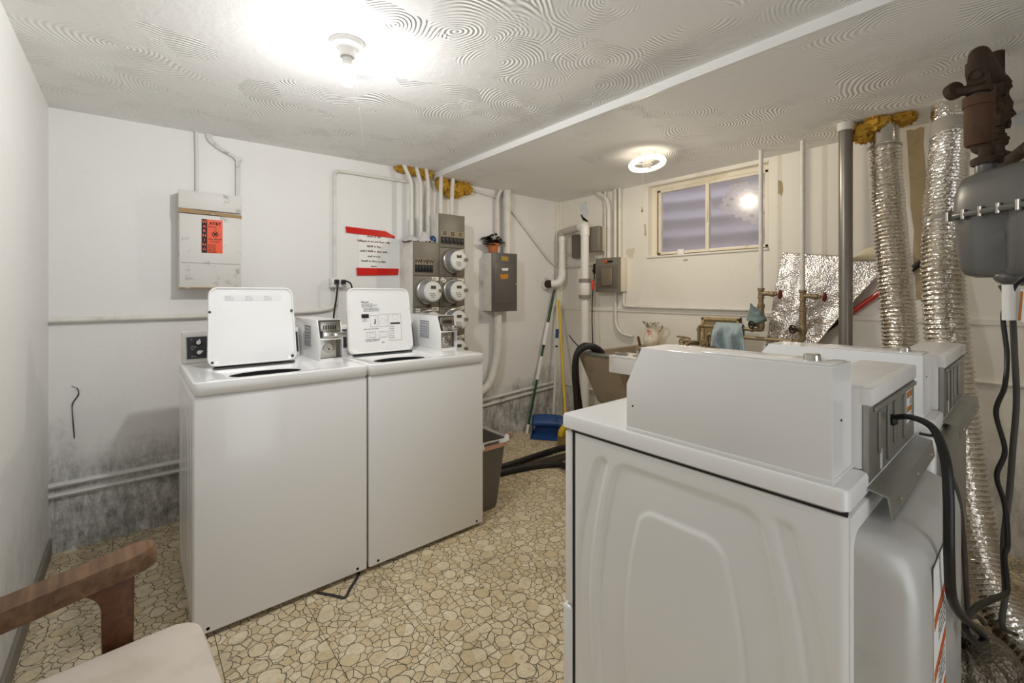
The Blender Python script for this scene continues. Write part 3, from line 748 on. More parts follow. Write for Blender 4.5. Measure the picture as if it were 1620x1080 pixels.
def dryer(loc, w, label, bh, front_one):
    """front faces local -y; stands turned round so its back is towards us"""
    t = thing('clothes_dryer', label, 'clothes dryer', loc, PI)
    D = .615; zd = .92
    cab = MB().box(.008, w-.008, .012, D, .030, .876, .005).build('cabinet', M_ENAMEL2, t, world=False)
    MB().box(.002, w-.002, -.004, .022, .425, .876, .006, 3).build('front_panel', M_ENAMEL, t, world=False)
    MB().box(-.002, w+.002, -.010, .022, .020, .419, .008, 3).build('toe_panel', M_ENAMEL, t, world=False)
    MB().loops([[(x, -.004-d, z) for x, z in rrect(w/2, .64, .42-2*i, .36-2*i, .04)] for i, d in ((0, 0), (0, .012), (.006, .016))], False, True).build('door', M_ENAMEL, t, world=False)
    MB().box(w-.010, w-.0045, .0215, .0285, .03, .878).box(w-.010, w-.0035, .02, D-.004, .8765, .883).build('panel_gap_shade', M_SEAMSHADE, t, world=False, smooth=0)  # dark strips stand in for shade in the open panel gaps
    side_panel(t, w-.002, .026, D-.003, .03, .8795, 1)
    side_panel(t, .002, .028, D-.003, .03, .880, -1)
    o = lambda ins, r, z: [(x, y, z) for x, y in rrect(w/2, .300, w+.006-2*ins, .628-2*ins, r)]
    MB().loops([o(.005, .012, zd-.038), o(0, .016, zd-.034), o(0, .016, zd-.008), o(.0025, .014, zd-.002), o(.009, .010, zd), ], True, True).build('top_deck', M_ENAMEL if front_one else M_ENAMEL2, t, world=False, smooth=45)
    # coin case on the right-hand end
    cw = .114 if front_one else .125
    cx1 = w-.006
    cbx = coin_box(t, cx1-cw, cx1, .188, .402, bh, zd+.004, False, .006)
    MB().box(cx1-cw-.002, cx1+.002, .188, .592, zd-.001, zd+.008, .001).build('gasket', M_PLASTIC_W, cbx, world=False)
    MB().box(cx1-cw+.012, cx1-.014, .36, .585, bh, bh+.0025, .001).build('service_door', M_ENAMEL, cbx, world=False)
    MB().lathe([(0, 0), (.014, 0), (.013, .010), (.010, .013), (0, .013)], (cx1-cw/2, .545, bh+.002), seg=20).build('service_lock', M_CHROME, cbx, world=False)
    for (yy, zz) in ((.205, zd+.058),):
        MB().lathe([(0, -.001), (.0022, -.001), (.0022, .0006), (0, .0006)], (cx1, yy, zz), (1, 0, 0), 8).build('screw_hole', M_BLACK, cbx, world=False)
    MB().lathe([(0, -.001), (.0018, -.001), (.0018, .0006), (0, .0006)], (cx1-.045, .592, zd+.10), (0, 1, 0), 8).build('screw_hole', M_BLACK, cbx, world=False)
    # control console, its sheet-metal back and the bracket below
    zt = 1.068
    xc0, xc1 = .085 if front_one else .02, cx1-cw-.002
    cs = console(t, xc0, xc1, .475, .606, zd, zt, True)
    MB().box(xc0, xc1, .598, D+.004, zt-.032, zt-.001, .003).build('console_rear_lip', M_ENAMEL2, cs, world=False)
    bp = MB().box(xc0+.002, xc1, .606, D, zd-.02, zt-.030, .001).build('rear_plate', M_GALV, t, world=False)
    for xx, z0, z1 in ((xc1-.065, zd+.02, zt-.05), (xc1-.14, zd-.01, zt-.04), (xc1-.20, zd+.01, zt-.05), (xc1-.30, zd+.0, zt-.05)):
        MB().box(xx-.004, xx+.004, D, D+.005, z0, z1, .002).build('pressed_rib', M_GALV, bp, world=False)
    for xx, zz in ((xc1-.09, zd+.004), (xc1-.225, zd+.03)):
        MB().loops([[(x, D+d, z) for x, z in rrect(xx, zz, .014, .040, .006)] for d in (.0, .0008)], False, True).build('slot', M_DARK if xx < xc1-.2 else M_PLASTIC_W, bp, world=False)
    MB().box(xc0+.012, xc1-.03, D, D+.006, zt-.047, zt-.037, .002).build('rolled_seam', M_GALV, bp, world=False)
    if front_one:
        lb = MB().box(xc0+.035, xc0+.095, D, D+.0008, zd+.025, zt-.052).build('warning_label', M_PAPER, bp, world=False, smooth=0)
        MB().box(xc0+.037, xc0+.093, D+.0008, D+.0012, zt-.068, zt-.054).box(xc0+.037, xc0+.093, D+.0008, D+.0012, zt-.100, zt-.088).build('label_band', mat('brown_orange_print', 'b8752f', .6), lb, world=False, smooth=0, kind='stuff')
        b = MB(); r = random.Random(2)
        for q in range(3): micro_print(b, [6, 5], xc0+.040, zt-.074-q*.005, .0035, lambda u, v: (u, D+.0013, v), r)
        for q in range(5): micro_print(b, [5, 7], xc0+.040, zt-.107-q*.005, .0035, lambda u, v: (u, D+.0013, v), r)
        b.build('print', M_BLKINK, lb, world=False, smooth=0, kind='stuff')
    br = MB().prism([(D-.012, zd-.022), (D+.030, zd-.030), (D+.034, zd-.066), (D+.032, zd-.067), (D+.027, zd-.033), (D-.012, zd-.025)], xc0-.02, xc1+.012, 'x', .0).build('rear_bracket', M_GALV, t, world=False)
    for k in range(3):
        MB().lathe([(0, 0), (.005, 0), (.004, .003), (0, .0035)], (xc1-.06-k*.17, D+.033, zd-.052), (0, 1, 0), 10).build('screw', M_STEEL, br, world=False)
    if front_one:
        # bulged cover over the drum duct
        x0, x1 = .10, w-.022
        def cov(ins, r, y, dz=0.0): return [(x, y, z) for x, z in rrect((x0+x1)/2, .445, (x1-x0)-2*ins, .80-2*ins-dz, r, 7)]
        rc = MB().loops([cov(0, .03, D-.002), cov(.004, .05, D+.030), cov(.010, .06, D+.058), cov(.022, .07, D+.076), cov(.042, .07, D+.084), cov(.08, .05, D+.086)], False, True).build('rear_cover', mat('grey_white_cover', 'c9c8c4', .3, .15, dirt=.35, dcol='8d8a84', dscale=9), t, world=False, smooth=50)
        if front_one:
            lb = MB().box(.415, .54, D+.0862, D+.0872, .16, .80).build('warning_label', M_PAPER, rc, world=False, smooth=0)
            st = MB()
            for k in range(7): st.prism([(.417, .74-k*.085), (.538, .72-k*.085), (.538, .700-k*.085), (.417, .72-k*.085)], D+.0872, D+.0876, 'y')
            st.build('label_band', mat('orange_print', 'c65a20', .6), lb, world=False, smooth=0, kind='stuff')
            b = MB(); r = random.Random(9)
            for k in range(7):
                for q in range(5): micro_print(b, [6, 8, 5], .425, .708-k*.085-q*.010, .006, lambda u, v: (u, D+.0877, v), r)
            b.build('print', M_BLKINK, lb, world=False, smooth=0, kind='stuff')
    else:
        fl = MB().box(.012, w-.012, D-.002, D+.004, .04, zd-.045, .002).build('rear_sheet', M_GALV, t, world=False)
        for k in range(5): MB().box(w-.10-k*.012, w-.095-k*.012, D+.003, D+.0046, .62, .80).build('vent_slot', M_DARK, fl, world=False, smooth=0)
        for zz in (.86, .70, .58, .40, .25): MB().lathe([(0, 0), (.006, 0), (.005, .003), (0, .0035)], (w-.03, D+.004, zz), (0, 1, 0), 10).build('screw', M_STEEL, fl, world=False)
        MB().box(w-.075, w-.035, D+.003, D+.016, .63, .66, .004).box(w-.05, w-.03, D+.003, D+.012, .82, .86, .003).build('wire_clip', M_RUST, fl, world=False, kind='stuff')
    for a in (.06, w-.06):
        for b_ in (.06, D-.06):
            MB().lathe([(0, 0), (.02, 0), (.02, .010), (.007, .014), (.007, .04), (0, .04)], (a, b_, 0), seg=16).build('levelling_foot', M_BLACK, t, world=False)
    return t
dryer((1.176+.638, -2.222, 0), .636, 'white dryer with a tall coin box, a black cord leaving its metal back plate', 1.114, True)
dryer((1.835+.638, -2.248, 0), .638, 'white dryer between the other dryer and the foil ducts, with a low coin box', 1.078, False)
# ================================================================== BACK WALL FITTINGS
# telephone junction box with sticker
tb = thing('telephone_box', 'white metal wall box with an orange warning sticker', 'utility box', (.63, 0, 1.262))
MB().box(.489, .775, -.085, 0, 1.262, 1.786, .003).build('body', M_PAINTOLD, tb)
MB().box(.487, .777, -.102, -.085, 1.690, 1.788, .004).build('cap', M_PAINTOLD, tb)
MB().box(.491, .774, -.100, -.085, 1.270, 1.664, .003).build('cover', M_PAINTOLD, tb)
MB().box(.498, .770, -.1008, -.100, 1.401, 1.4035).build('crease', mat('grey_line', '8f8d88', .6), tb, smooth=0)
M_GLUE = mat('brown_old_tape', 'a68a62', .7, dirt=.7, dcol='d9d4c8', dscale=25, thr=(.55, .65))
MB().prism(ragged([(.488, 1.690), (.777, 1.680), (.777, 1.662), (.62, 1.668), (.488, 1.666)], .002, 8), -.085, -.104, 'y').build('tape_band', M_GLUE, tb, smooth=0)
MB().box(.49, .775, -.106, -.09, 1.264, 1.272, .002).build('lower_lip', M_GLUE, tb)
st = MB().box(.588, .684, -.1006, -.100, 1.459, 1.642).build('sticker', M_ORANGE, tb, smooth=0)
MB().box(.588, .613, -.1010, -.1006, 1.459, 1.642).build('black_strip', M_BLKINK, st, smooth=0)
for k, c in enumerate('WARNING'): letter(c, M_ORANGE, st, .6005, -.1014, 1.627-k*.0248)
letter('AT&T', M_BLKINK, st, .650, -.1010, 1.620)
letter('CABLE', M_BLKINK, st, .650, -.1010, 1.589); letter('CALL1', M_BLKINK, st, .649, -.1010, 1.535); letter('CALL2', M_BLKINK, st, .649, -.1010, 1.521)
sy = MB().torus((.650, -.101, 1.563), .0135, .0016, (0, 1, 0), 20, 6); sy.box(-.014, .014, -.0006, .0006, -.0014, .0014, M=Matrix.Translation((.650, -.101, 1.563)) @ Matrix.Rotation(PI/4, 4, 'Y'))
sy.box(-.008, .008, -.0006, .0006, -.004, .004, M=Matrix.Translation((.650, -.101, 1.563)) @ Matrix.Rotation(-.6, 4, 'Y'))
sy.build('no_digging_sign', M_BLKINK, st, kind='stuff')
b = MB(); r = random.Random(4); f = lambda u, v: (u, -.1011, v)
for k, ws in enumerate(([12], [4, 7], [5, 6], [4, 8], [5, 6], [6, 6], [5, 7])):
    h = .0060 if k == 0 else .0052; micro_print(b, ws, .617, 1.600 if k == 0 else 1.512-k*.0085, h, f, r)
b.build('fine_print', M_BLKINK, st, smooth=0, kind='stuff')
pipe('telephone_conduit', [(.574, -.012, 1.785), (.574, -.012, 2.0), (.571, -.012, zl(.57)+.003)], .008, M_PAINTOLD, 'thin painted conduit dropping straight into the orange-stickered wall box', 'conduit')
wb_ = MB()
for k in range(4):
    o = .007*k
    wb_.tube(spline([(.618+o, -.010-.003*(k % 2), zl(.62)+.003), (.632+o, -.012, 2.095), (.69+o, -.014, 2.055), (.755+o*.7, -.015, 2.022), (.764+o*.7, -.013, 1.98), (.764+o*.6, -.012, 1.785)], 6), .0052, 8)
wb_.box(.752, .792, -.02, 0, 2.012, 2.032, .003)
tag(wb_.build('cable_bundle', M_PAINTOLD), 'bundle of painted-over cables bending down to the stickered box', 'cables')
# conduits and outlet
M_COND = M_PAINTPIPE
pipe('wall_conduit', [(0, -.016, 1.109), (.6, -.016, 1.111), (1.21, -.016, 1.124), (1.335, -.016, 1.145), (1.338, -.016, 1.285)], .0125, M_COND, 'painted conduit running low along the wall from the corner to the outlet', 'conduit', fr=.11)
pipe('wall_conduit', [(1.322, -.014, 1.33), (1.322, -.014, 2.05), (1.40, -.014, 2.055), (1.86, -.014, 2.062)], .011, M_COND, 'painted conduit rising from the outlet and turning along the ceiling to the meters', 'conduit', fr=.12)
ob = thing('wall_outlet', 'white two-gang outlet box with two black plugs in it', 'outlet', (1.34, 0, 1.277))
MB().box(1.289, 1.394, -.045, 0, 1.277, 1.340, .004).build('box', M_PAINTPIPE, ob)
MB().box(1.293, 1.390, -.050, -.045, 1.281, 1.336, .003).build('face_plate', M_PLASTIC_W, ob)
def cord(name, pts, r, m, label, cat, group=None, flat=1.0, n=8):
    P = spline(pts, n); return tag(MB().tube(P, r, 10, True, flat).build(name, m), label, cat, group)
for (nm, px, pts, lab) in (('power_cord', 1.318, [(1.318, -.078, 1.315), (1.317, -.085, 1.28), (1.312, -.075, 1.20), (1.300, -.075, 1.13), (1.296, -.075, 1.04), (1.298, -.10, .96), (1.30, -.30, .80), (1.20, -.452, .72)], 'black power cord hanging straight down from the outlet'),
                       ('power_cord', 1.362, [(1.362, -.078, 1.318), (1.385, -.085, 1.316), (1.41, -.08, 1.29), (1.42, -.08, 1.20), (1.42, -.10, 1.0), (1.42, -.3, .85), (1.40, -.452, .75)], 'black power cord looping right from the outlet behind the printed lid')):
    c = thing(nm, lab, 'cord', (px, -.05, 1.315))
    MB().box(px-.012, px+.012, -.085, -.05, 1.300, 1.330, .004).build('plug', M_BLACK, c)
    MB().tube(spline(pts, 8), .0055, 8).build('cable', M_BLACK, c)
# paper notice under red tape
nt = thing('paper_notice', 'white paper notice with lines of dark red print between two strips of red tape', 'notice', (1.6, 0, 1.385))
MB().grid(lambda u, v: (1.488+.218*u, -.002-.004*math.sin(u*PI), 1.372+.292*v), 10, 4).build('sheet', M_PAPER, nt)
for P in ([(1.397, 1.691), (1.55, 1.686), (1.68, 1.684), (1.753, 1.652), (1.752, 1.639), (1.70, 1.640), (1.60, 1.642), (1.401, 1.649)], [(1.470, 1.415), (1.783, 1.420), (1.778, 1.373), (1.6, 1.366), (1.475, 1.362)]):
    MB().prism(P, -.0075, -.0085, 'y').build('red_tape', M_RED, nt, smooth=0)
b = MB(); r = random.Random(6)
for k, ws in enumerate(([6, 2, 4], [9, 2, 3, 4, 5, 1, 3], [6, 2, 4], [5, 1, 5, 2, 5, 5], [5, 2, 4], [6, 3, 5, 2, 5], [6])):
    h = .0125; micro_print(b, ws, 1.597-wlen(ws, h)/2, 1.632-k*.0345, h, lambda u, v: (u, -.0066, v), r)
b.build('print', M_INK, nt, smooth=0, kind='stuff')

# meter cabinets
def cabinet(x0, x1, top, cuts, label, letters, zb):
    t = thing('meter_cabinet', label, 'meter cabinet', ((x0+x1)/2, 0, .70))
    MB().box(x0, x1, -.200, 0, .70, top, .003).build('housing', M_PAINTPIPE, t)
    ed = [top]+cuts
    for k, (a, c) in enumerate(zip(ed, ed[1:])):
        m = MB().box(x0-.001, x1+.001, -.220, -.200, c+.0015, a-.0015, .003).build('meter_module', M_TAUPE, t)
        if k == 0:
            n = len(letters); xa, xb = x0+.008, x1-(.050 if n == 3 and x0 < 1.9 else .008)
            MB().box(xa, xb, -.2215, -.2195, zb, zb+.052).build('breaker_recess', M_BLACK, m, smooth=0)
            for q in range(n*2):
                xx = xa+(xb-xa)*(q+.5)/(n*2)
                MB().box(xx-.008, xx+.008, -.226, -.2215, zb+.008, zb+.044, .002).build('breaker', mat('breaker_black', '1b1a19', .4), m)
            for q, s_ in enumerate(letters):
                cxm = xa+(xb-xa)*(q+.5)/n
                MB().box(cxm-(xb-xa)/n/2+.002, cxm+(xb-xa)/n/2-.002, -.2212, -.2198, zb+.055, zb+.097).build('name_plate', mat('tan_plate', '94876c', .5), m, smooth=0)
                letter(s_, M_BLKINK, m, cxm, -.2216, zb+.076)
    return t
ZB = [1.363, 1.144, .93, .702]
cabL = cabinet(1.794, 1.994, 1.605, ZB, 'shorter taupe electric meter cabinet lettered 3W 1W 2W', ['3W', '1W', '2W'], 1.388)
cabR = cabinet(1.999, 2.216, 1.822, [1.574]+ZB, 'taller taupe electric meter cabinet lettered 3E 2E 1E', ['3E', '2E', '1E'], 1.601)
M_TAG = mat('cream_tag', 'efe9dc', .6)
for (cab, x, z, a, w_) in ((cabL, 1.960, 1.345, 0, .058), (cabL, 1.962, 1.128, 0, .056), (cabR, 2.175, 1.553, -.15, .06), (cabR, 2.178, 1.338, .05, .06), (cabR, 2.180, 1.128, -.3, .06), (cabR, 2.180, .915, -.2, .06), (cabR, 2.03, 1.335, .5, .045), (cabL, 1.823, 1.120, 0, .034)):
    MB().box(-w_/2, w_/2, -.001, .001, -.013, .013, M=Matrix.Translation((x, -.222, z)) @ Matrix.Rotation(a, 4, 'Y')).build('paper_tag', M_TAG, cab, smooth=0)
    b = MB(); micro_print(b, [5], -.016, -.004, .009, lambda u, v: (x+u, -.2235, z+v), random.Random(int(z*99))); b.build('print', M_BLKINK, cab, smooth=0, kind='stuff')
M_DRUM = mat('meter_drum', 'b3b6bb', .3, .5)
M_FACE = mat('meter_face', 'ecebe6', .45)
M_LCD = mat('meter_display', '4a4335', .25)
proto = None
def meter(x, z, label):
    t = thing('electric_meter', label, 'electric meter', (x, -.220, z), 0, 'electric meters')
    L = lambda b_, n_, m_, p_=t: b_.build(n_, m_, p_, world=False)
    L(MB().lathe([(0, -.0005), (.092, -.0005), (.092, -.014), (.090, -.018), (0, -.018)], (0, 0, 0), (0, 1, 0), 36), 'socket_ring', M_TAUPE)
    L(MB().lathe([(.089, -.014), (.091, -.020), (.091, -.030), (.086, -.034), (.080, -.036)], (0, 0, 0), (0, 1, 0), 36, False), 'clamp_ring', M_STEEL)
    L(MB().lathe([(.080, -.030), (.076, -.062), (.070, -.086), (0, -.086)], (0, 0, 0), (0, 1, 0), 36), 'drum', M_DRUM)
    fc = L(MB().lathe([(0, -.0860), (.070, -.0860), (.070, -.089), (.066, -.090), (0, -.090)], (0, 0, 0), (0, 1, 0), 36), 'dial_face', M_FACE)
    L(MB().box(-.018, .022, -.092, -.089, .018, .040, .001), 'display', M_LCD, fc)
    L(MB().prism([(.064*math.cos(a), .064*math.sin(a)) for a in [PI+k*PI/14 for k in range(15)]], -.089, -.096, 'y', .001), 'name_plate', M_FACE, fc)
    b_ = MB(); r_ = random.Random(8)
    for q in range(3): micro_print(b_, [[3, 5], [4, 4], [6]][q], -.03+.006*q, -.016-q*.013, .008, lambda u, v: (u, -.0965, v), r_)
    b_.build('print', M_BLKINK, fc, world=False, smooth=0, kind='stuff')
    L(MB().lathe([(.087, -.030), (.082, -.064), (.076, -.100), (.068, -.108), (0, -.110)], (0, 0, 0), (0, 1, 0), 36), 'glass_cover', M_GLASS)
    L(MB().lathe([(0, -.08), (.013, -.08), (.013, -.108), (.008, -.112), (0, -.112)], (.056, 0, .006), (0, 1, 0), 14), 'reset_plug', mat('brown_plug', '7b6f60', .4))
    L(MB().box(.0, .03, -.012, 0, -.112, -.088, .003), 'seal', M_RUST2)
    return t
def dup(root, loc, label):
    r_ = root.copy(); COL.objects.link(r_); r_.location = loc; r_['label'] = label; WM[r_.name] = Matrix.Translation(Vector(loc))
    for ch in root.children:
        c = ch.copy(); COL.objects.link(c); c.parent = r_
        for g in ch.children: d = g.copy(); COL.objects.link(d); d.parent = c
    return r_
m0 = meter(1.893, 1.253, 'round glass-covered meter high in the shorter cabinet, under its breakers')
dup(m0, (1.893, -.220, 1.040), 'round meter low in the shorter cabinet, half behind the coin box')
dup(m0, (2.106, -.220, 1.478), 'topmost round meter of the taller cabinet, right under its breakers')
dup(m0, (2.106, -.220, 1.257), 'second round meter from the top of the taller cabinet')
dup(m0, (2.106, -.220, 1.045), 'third round meter from the top of the taller cabinet')
dup(m0, (2.106, -.220, .832), 'lowest round meter of the taller cabinet, just above the washer deck')
for k, (x, dx, lab) in enumerate(((1.832, -.045, 'white conduit over the shorter cabinet, the one nearest the taped notice'), (1.905, -.02, 'white conduit in the middle of three over the shorter cabinet'), (1.968, .0, 'white conduit over the shorter cabinet, right beside the taller one'))):
    pipe('meter_conduit', [(x, -.11, 1.604), (x, -.11, 1.96), (x, -.11, 2.04), (x+dx, -.08, zl(x)+.004)], .0145, M_PAINTPIPE, lab, 'conduit', 'conduits over the meter cabinets', fr=.04)
for k, (x, dx, lab) in enumerate(((2.067, .022, 'white conduit over the taller cabinet, the one beside the ceiling step'), (2.165, .03, 'white conduit over the taller cabinet, the one beside the bare wall'))):
    pipe('meter_conduit', [(x, -.12, 1.821), (x, -.12, 1.95), (x+dx, -.09, ZR+.004)], .0155, M_PAINTPIPE, lab, 'conduit', 'conduits over the meter cabinets', fr=.05)
ib = MB()
for k, (x, z, rx, rz) in enumerate(((1.80, 2.148, .06, .03), (1.87, 2.142, .05, .035), (1.94, 2.146, .05, .035), (2.0, 2.135, .045, .04))): ib.blob((x, -.035, z), rx, .045, rz, .45, 4, k)
tag(ib.build('insulation_tuft', M_INSUL), 'yellow glass wool stuffed at the ceiling over the shorter meter cabinet', 'insulation')
ib = MB()
for k, (x, z, rx, rz) in enumerate(((2.13, 2.08, .055, .055), (2.20, 2.055, .05, .07), (2.27, 2.06, .055, .06), (2.33, 2.08, .05, .045), (2.36, 2.075, .04, .04))): ib.blob((x, -.040, z), rx, .055, rz, .45, 4, k+7)
tag(ib.build('insulation_tuft', M_INSUL), 'bulging yellow glass wool tuft over the taller meter cabinet', 'insulation')
bagb = MB().grid(lambda u, v: (1.77+.21*u + .012*mn.noise(Vector((u*6, v*6, 2))), -.19+.15*v, 1.606+(.012+.07*math.exp(-((u-.72)/.16)**2)*math.exp(-((v-.3)/.4)**2)+.03*math.exp(-((u-.2)/.2)**2))*(1-abs(2*v-1)**4)*(1-abs(2*u-1)**6)+.02*abs(mn.noise(Vector((u*7, v*7, 5))))), 30, 18)
tag(bagb.build('plastic_bag', mat('grey_white_plastic', 'cfcdcb', .35, dirt=.35, dcol='6e7078', dscale=20), smooth=50), 'crumpled grey-white plastic bag lying on the shorter meter cabinet', 'bag')
tag(MB().blob((1.972, -.165, 1.632), .022, .02, .026, .4, 3, 4).build('blue_wrapper', mat('blue_plastic', '2a4a7c', .35)), 'small crumpled blue wrapper on the shorter meter cabinet', 'wrapper')
pipe('ceiling_conduit', [(2.30, -.016, 2.100), (2.70, -.016, 2.062)], .011, M_PAINTPIPE, 'thin painted conduit along the ceiling edge between glass wool and grey panel', 'conduit')

# breaker panel, plant and its pipes
pn = thing('breaker_panel', 'dark grey breaker panel with white painted sides under a potted plant', 'electrical panel', (2.67, 0, 1.09))
MB().box(2.539, 2.800, -.132, 0, 1.096, 1.572, .003).build('housing', M_PAINTPIPE, pn)
M_DGREY = mat('dark_grey_enamel', '5f5b57', .4, dirt=.2, dcol='48443f')
MB().box(2.536, 2.803, -.146, -.132, 1.091, 1.576, .003).build('front', M_DGREY, pn)
dr = MB().box(2.553, 2.798, -.151, -.146, 1.155, 1.490, .003).build('door', M_DGREY, pn)
MB().lathe([(0, 0), (.010, 0), (.009, -.006), (0, -.007)], (2.783, -.151, 1.318), (0, 1, 0), 16).build('door_latch', M_STEEL, dr)
MB().box(2.630, 2.704, -.1475, -.146, 1.512, 1.548).build('yellow_plate', mat('mustard_label', 'b28e3a', .5), pn, smooth=0)
MB().prism([(2.628, 1.448), (2.702, 1.452), (2.696, 1.430), (2.64, 1.428)], -.151, -.1518, 'y').build('white_sticker', M_PAPER, dr, smooth=0)
MB().prism(ragged([(2.612, 1.398), (2.70, 1.402), (2.702, 1.362), (2.62, 1.360)], .003, 12), -.151, -.1518, 'y').build('orange_sticker', mat('ochre_sticker', 'c98522', .5), dr, smooth=0)
pt = thing('potted_plant', 'dark-leaved plant in a small terracotta pot on the grey breaker panel', 'plant', (2.60, -.075, 1.576))
MB().lathe([(0, 0), (.036, 0), (.046, .062), (.050, .062), (.052, .080), (.046, .080), (.044, .066), (0, .066)], (2.60, -.075, 1.576), seg=24).build('pot', mat('terracotta', 'c0703f', .7, dirt=.3, dcol='8d4b26'), pt)
M_LEAF = mat('dark_leaf', '2c2a22', .5, dirt=.4, dcol='4c4a34', dscale=30)
lr = random.Random(21)
for k in range(26):
    a = k*2.4; ln = lr.uniform(.06, .125); up = lr.uniform(-.01, .05); wd = lr.uniform(.028, .045)
    d = Vector((math.cos(a), math.sin(a)*.75, 0)); sd = Vector((-d.y, d.x, 0)).normalized(); o0 = Vector((2.60, -.080, 1.645)) + d*.012
    def lf(u, v, d=d, sd=sd, ln=ln, up=up, wd=wd, o0=o0):
        w_ = wd*math.sin(PI*min(max(u, .02), .98))**.7
        return o0 + d*ln*u + Vector((0, 0, up*math.sin(u*PI*.75)*1.3 + .012 - abs(v-.5)*.012)) + sd*w_*(v-.5)*1.3
    bb = MB().grid(lf, 5, 2).build('leaf', M_LEAF, pt)
    bb.modifiers.new('thickness', 'SOLIDIFY').thickness = .0015
for (x, z) in ((2.59, 1.725), (2.625, 1.735), (2.565, 1.715)): MB().blob((x, -.08, z), .012, .012, .010, .4, 3, int(x*100)).tube([(2.6, -.075, 1.65), (x, -.08, z)], .0015, 6).build('bud', M_LEAF, pt)
pipe('panel_conduit', [(2.668, -.045, 1.574), (2.668, -.045, 2.06), (2.712, -.045, ZR+.004)], .0145, M_PAINTPIPE, 'slim white conduit rising behind the potted plant with a bend at the ceiling', 'conduit', fr=.07)
ps = thing('service_pipe', 'thick white pipe from the grey breaker panel straight up to the ceiling', 'pipe', (2.768, -.055, 1.574))
MB().cyl((2.768, -.055, 1.574), (2.768, -.055, ZR), .034, 20).build('pipe', M_PAINTPIPE, ps)
MB().cyl((2.768, -.055, 1.985), (2.768, -.055, 2.06), .0385, 20).build('coupling', M_PAINTPIPE, ps)
ps = thing('service_pipe', 'thick white pipe below the grey breaker panel sweeping down behind the washer', 'pipe', (2.655, -.07, 1.09))
MB().tube(fillet([(2.655, -.07, 1.094), (2.655, -.07, .72), (2.57, -.07, .47), (2.40, -.06, .40), (2.25, -.06, .38)], .16, 8), .0335, 20).build('pipe', M_PAINTPIPE, ps)
MB().cyl((2.655, -.07, .86), (2.655, -.07, .92), .038, 20).build('coupling', M_PAINTPIPE, ps)
pipe('diagonal_conduit', [(2.808, -.016, 2.012), (3.33, -.016, 1.545), (3.42, -.016, 1.505), (RX-.02, -.06, 1.495), (RX-.016, -.20, 1.492), (RX-.016, -.545, 1.505)], .012, M_PAINTPIPE, 'painted conduit slanting down to the room corner and on to the taupe box', 'conduit', fr=.06)

# ================================================================== CORNER AND WINDOW WALL
dp = thing('drain_pipe', 'white plastic drain pipe with elbows and grey couplings in the corner', 'drain pipe', (3.30, -.47, 0))
MB().cyl((3.283, 0, 1.330), (3.283, -.085, 1.330), .036, 18).build('iron_stub', M_RUST, dp)
MB().lathe([(0, 0), (.055, 0), (.06, -.012), (.045, -.022), (0, -.022)], (3.283, 0, 1.33), (0, 1, 0), 18).build('wall_collar', M_PAINTOLD, dp)
MB().tube(fillet([(3.283, -.070, 1.330), (3.345, -.115, 1.335), (3.375, -.125, 1.39), (3.378, -.125, 1.47)], .05, 8), .036, 18).build('lower_elbow', M_PVC, dp)
MB().cyl((3.378, -.125, 1.46), (3.378, -.125, 1.775), .030, 18).build('riser', M_PVC, dp)
MB().lathe([(0, 0), (.036, 0), (.036, .012), (0, .012)], (3.378, -.125, 1.735), seg=18).build('collar', M_PVC, dp)
MB().cyl((3.405, -.085, 1.815), (3.31, -.44, 1.825), .031, 18).build('cross_pipe', mat('grey_pvc', 'bdb8ae', .4), dp)
MB().tube(fillet([(3.378, -.125, 1.77), (3.398, -.11, 1.815), (3.37, -.215, 1.818)], .03, 6), .028, 16).build('upper_bend', mat('grey_pvc', 'bdb8ae', .4), dp)
MB().tube(fillet([(3.318, -.405, 1.825), (3.30, -.47, 1.826), (3.30, -.47, 1.74)], .055, 8), .041, 18).build('upper_elbow', M_PVC, dp)
MB().cyl((3.30, -.47, 1.35), (3.30, -.47, 1.76), .036, 20).build('stand_pipe', M_PVC, dp)
MB().lathe([(.001, 0), (.040, 0), (.042, .03), (.047, .04), (.047, .13), (.040, .15), (.036, .17), (.001, .17)], (3.30, -.47, 1.20), seg=24).build('trap_adapter', M_PVC, dp)
M_GREYC = mat('grey_rubber_coupling', '8b857b', .5)
for z in (1.335, 1.195): MB().cyl((3.30, -.47, z), (3.30, -.47, z+.032), .052, 24).build('coupling', M_GREYC, dp)
MB().cyl((3.30, -.47, .0), (3.30, -.47, 1.20), .0345, 20).build('lower_pipe', M_PVC, dp)
# boxes
bx = thing('junction_box', 'small flat taupe junction box half hidden behind the white drain pipe', 'junction box', (RX, -.27, 1.56))
MB().box(3.405, RX, -.335, -.215, 1.565, 1.780, .012).build('cover', M_TAUPE2, bx)
pipe('cable', [(RX-.01, -.06, 1.63), (RX-.012, -.10, 1.605), (RX-.012, -.22, 1.605)], .010, M_PAINTPIPE, None, None, None, bx, fr=.04)
bx = thing('timer_box', 'square taupe box with rounded corners above the taupe panel', 'junction box', (RX, -.52, 1.60))
MB().box(3.405, RX, -.590, -.448, 1.605, 1.820, .012).build('housing', mat('cream_box', 'd2c6ab', .5, dirt=.4, dcol='8a744e'), bx)
MB().box(3.350, 3.405, -.585, -.452, 1.600, 1.822, .014, 3).build('cover', M_TAUPE, bx)
bp = thing('fuse_panel', 'taupe fuse panel with a raised door and orange switch on the window wall', 'electrical panel', (RX, -.66, 1.25))
MB().box(3.385, RX, -.785, -.532, 1.255, 1.538, .003).build('housing', M_WFRAME, bp)
fp = MB().box(3.368, 3.385, -.787, -.530, 1.250, 1.542, .004).build('front', M_TAUPE, bp)
MB().box(3.362, 3.368, -.760, -.560, 1.285, 1.475, .004).build('door', M_TAUPE2, fp)
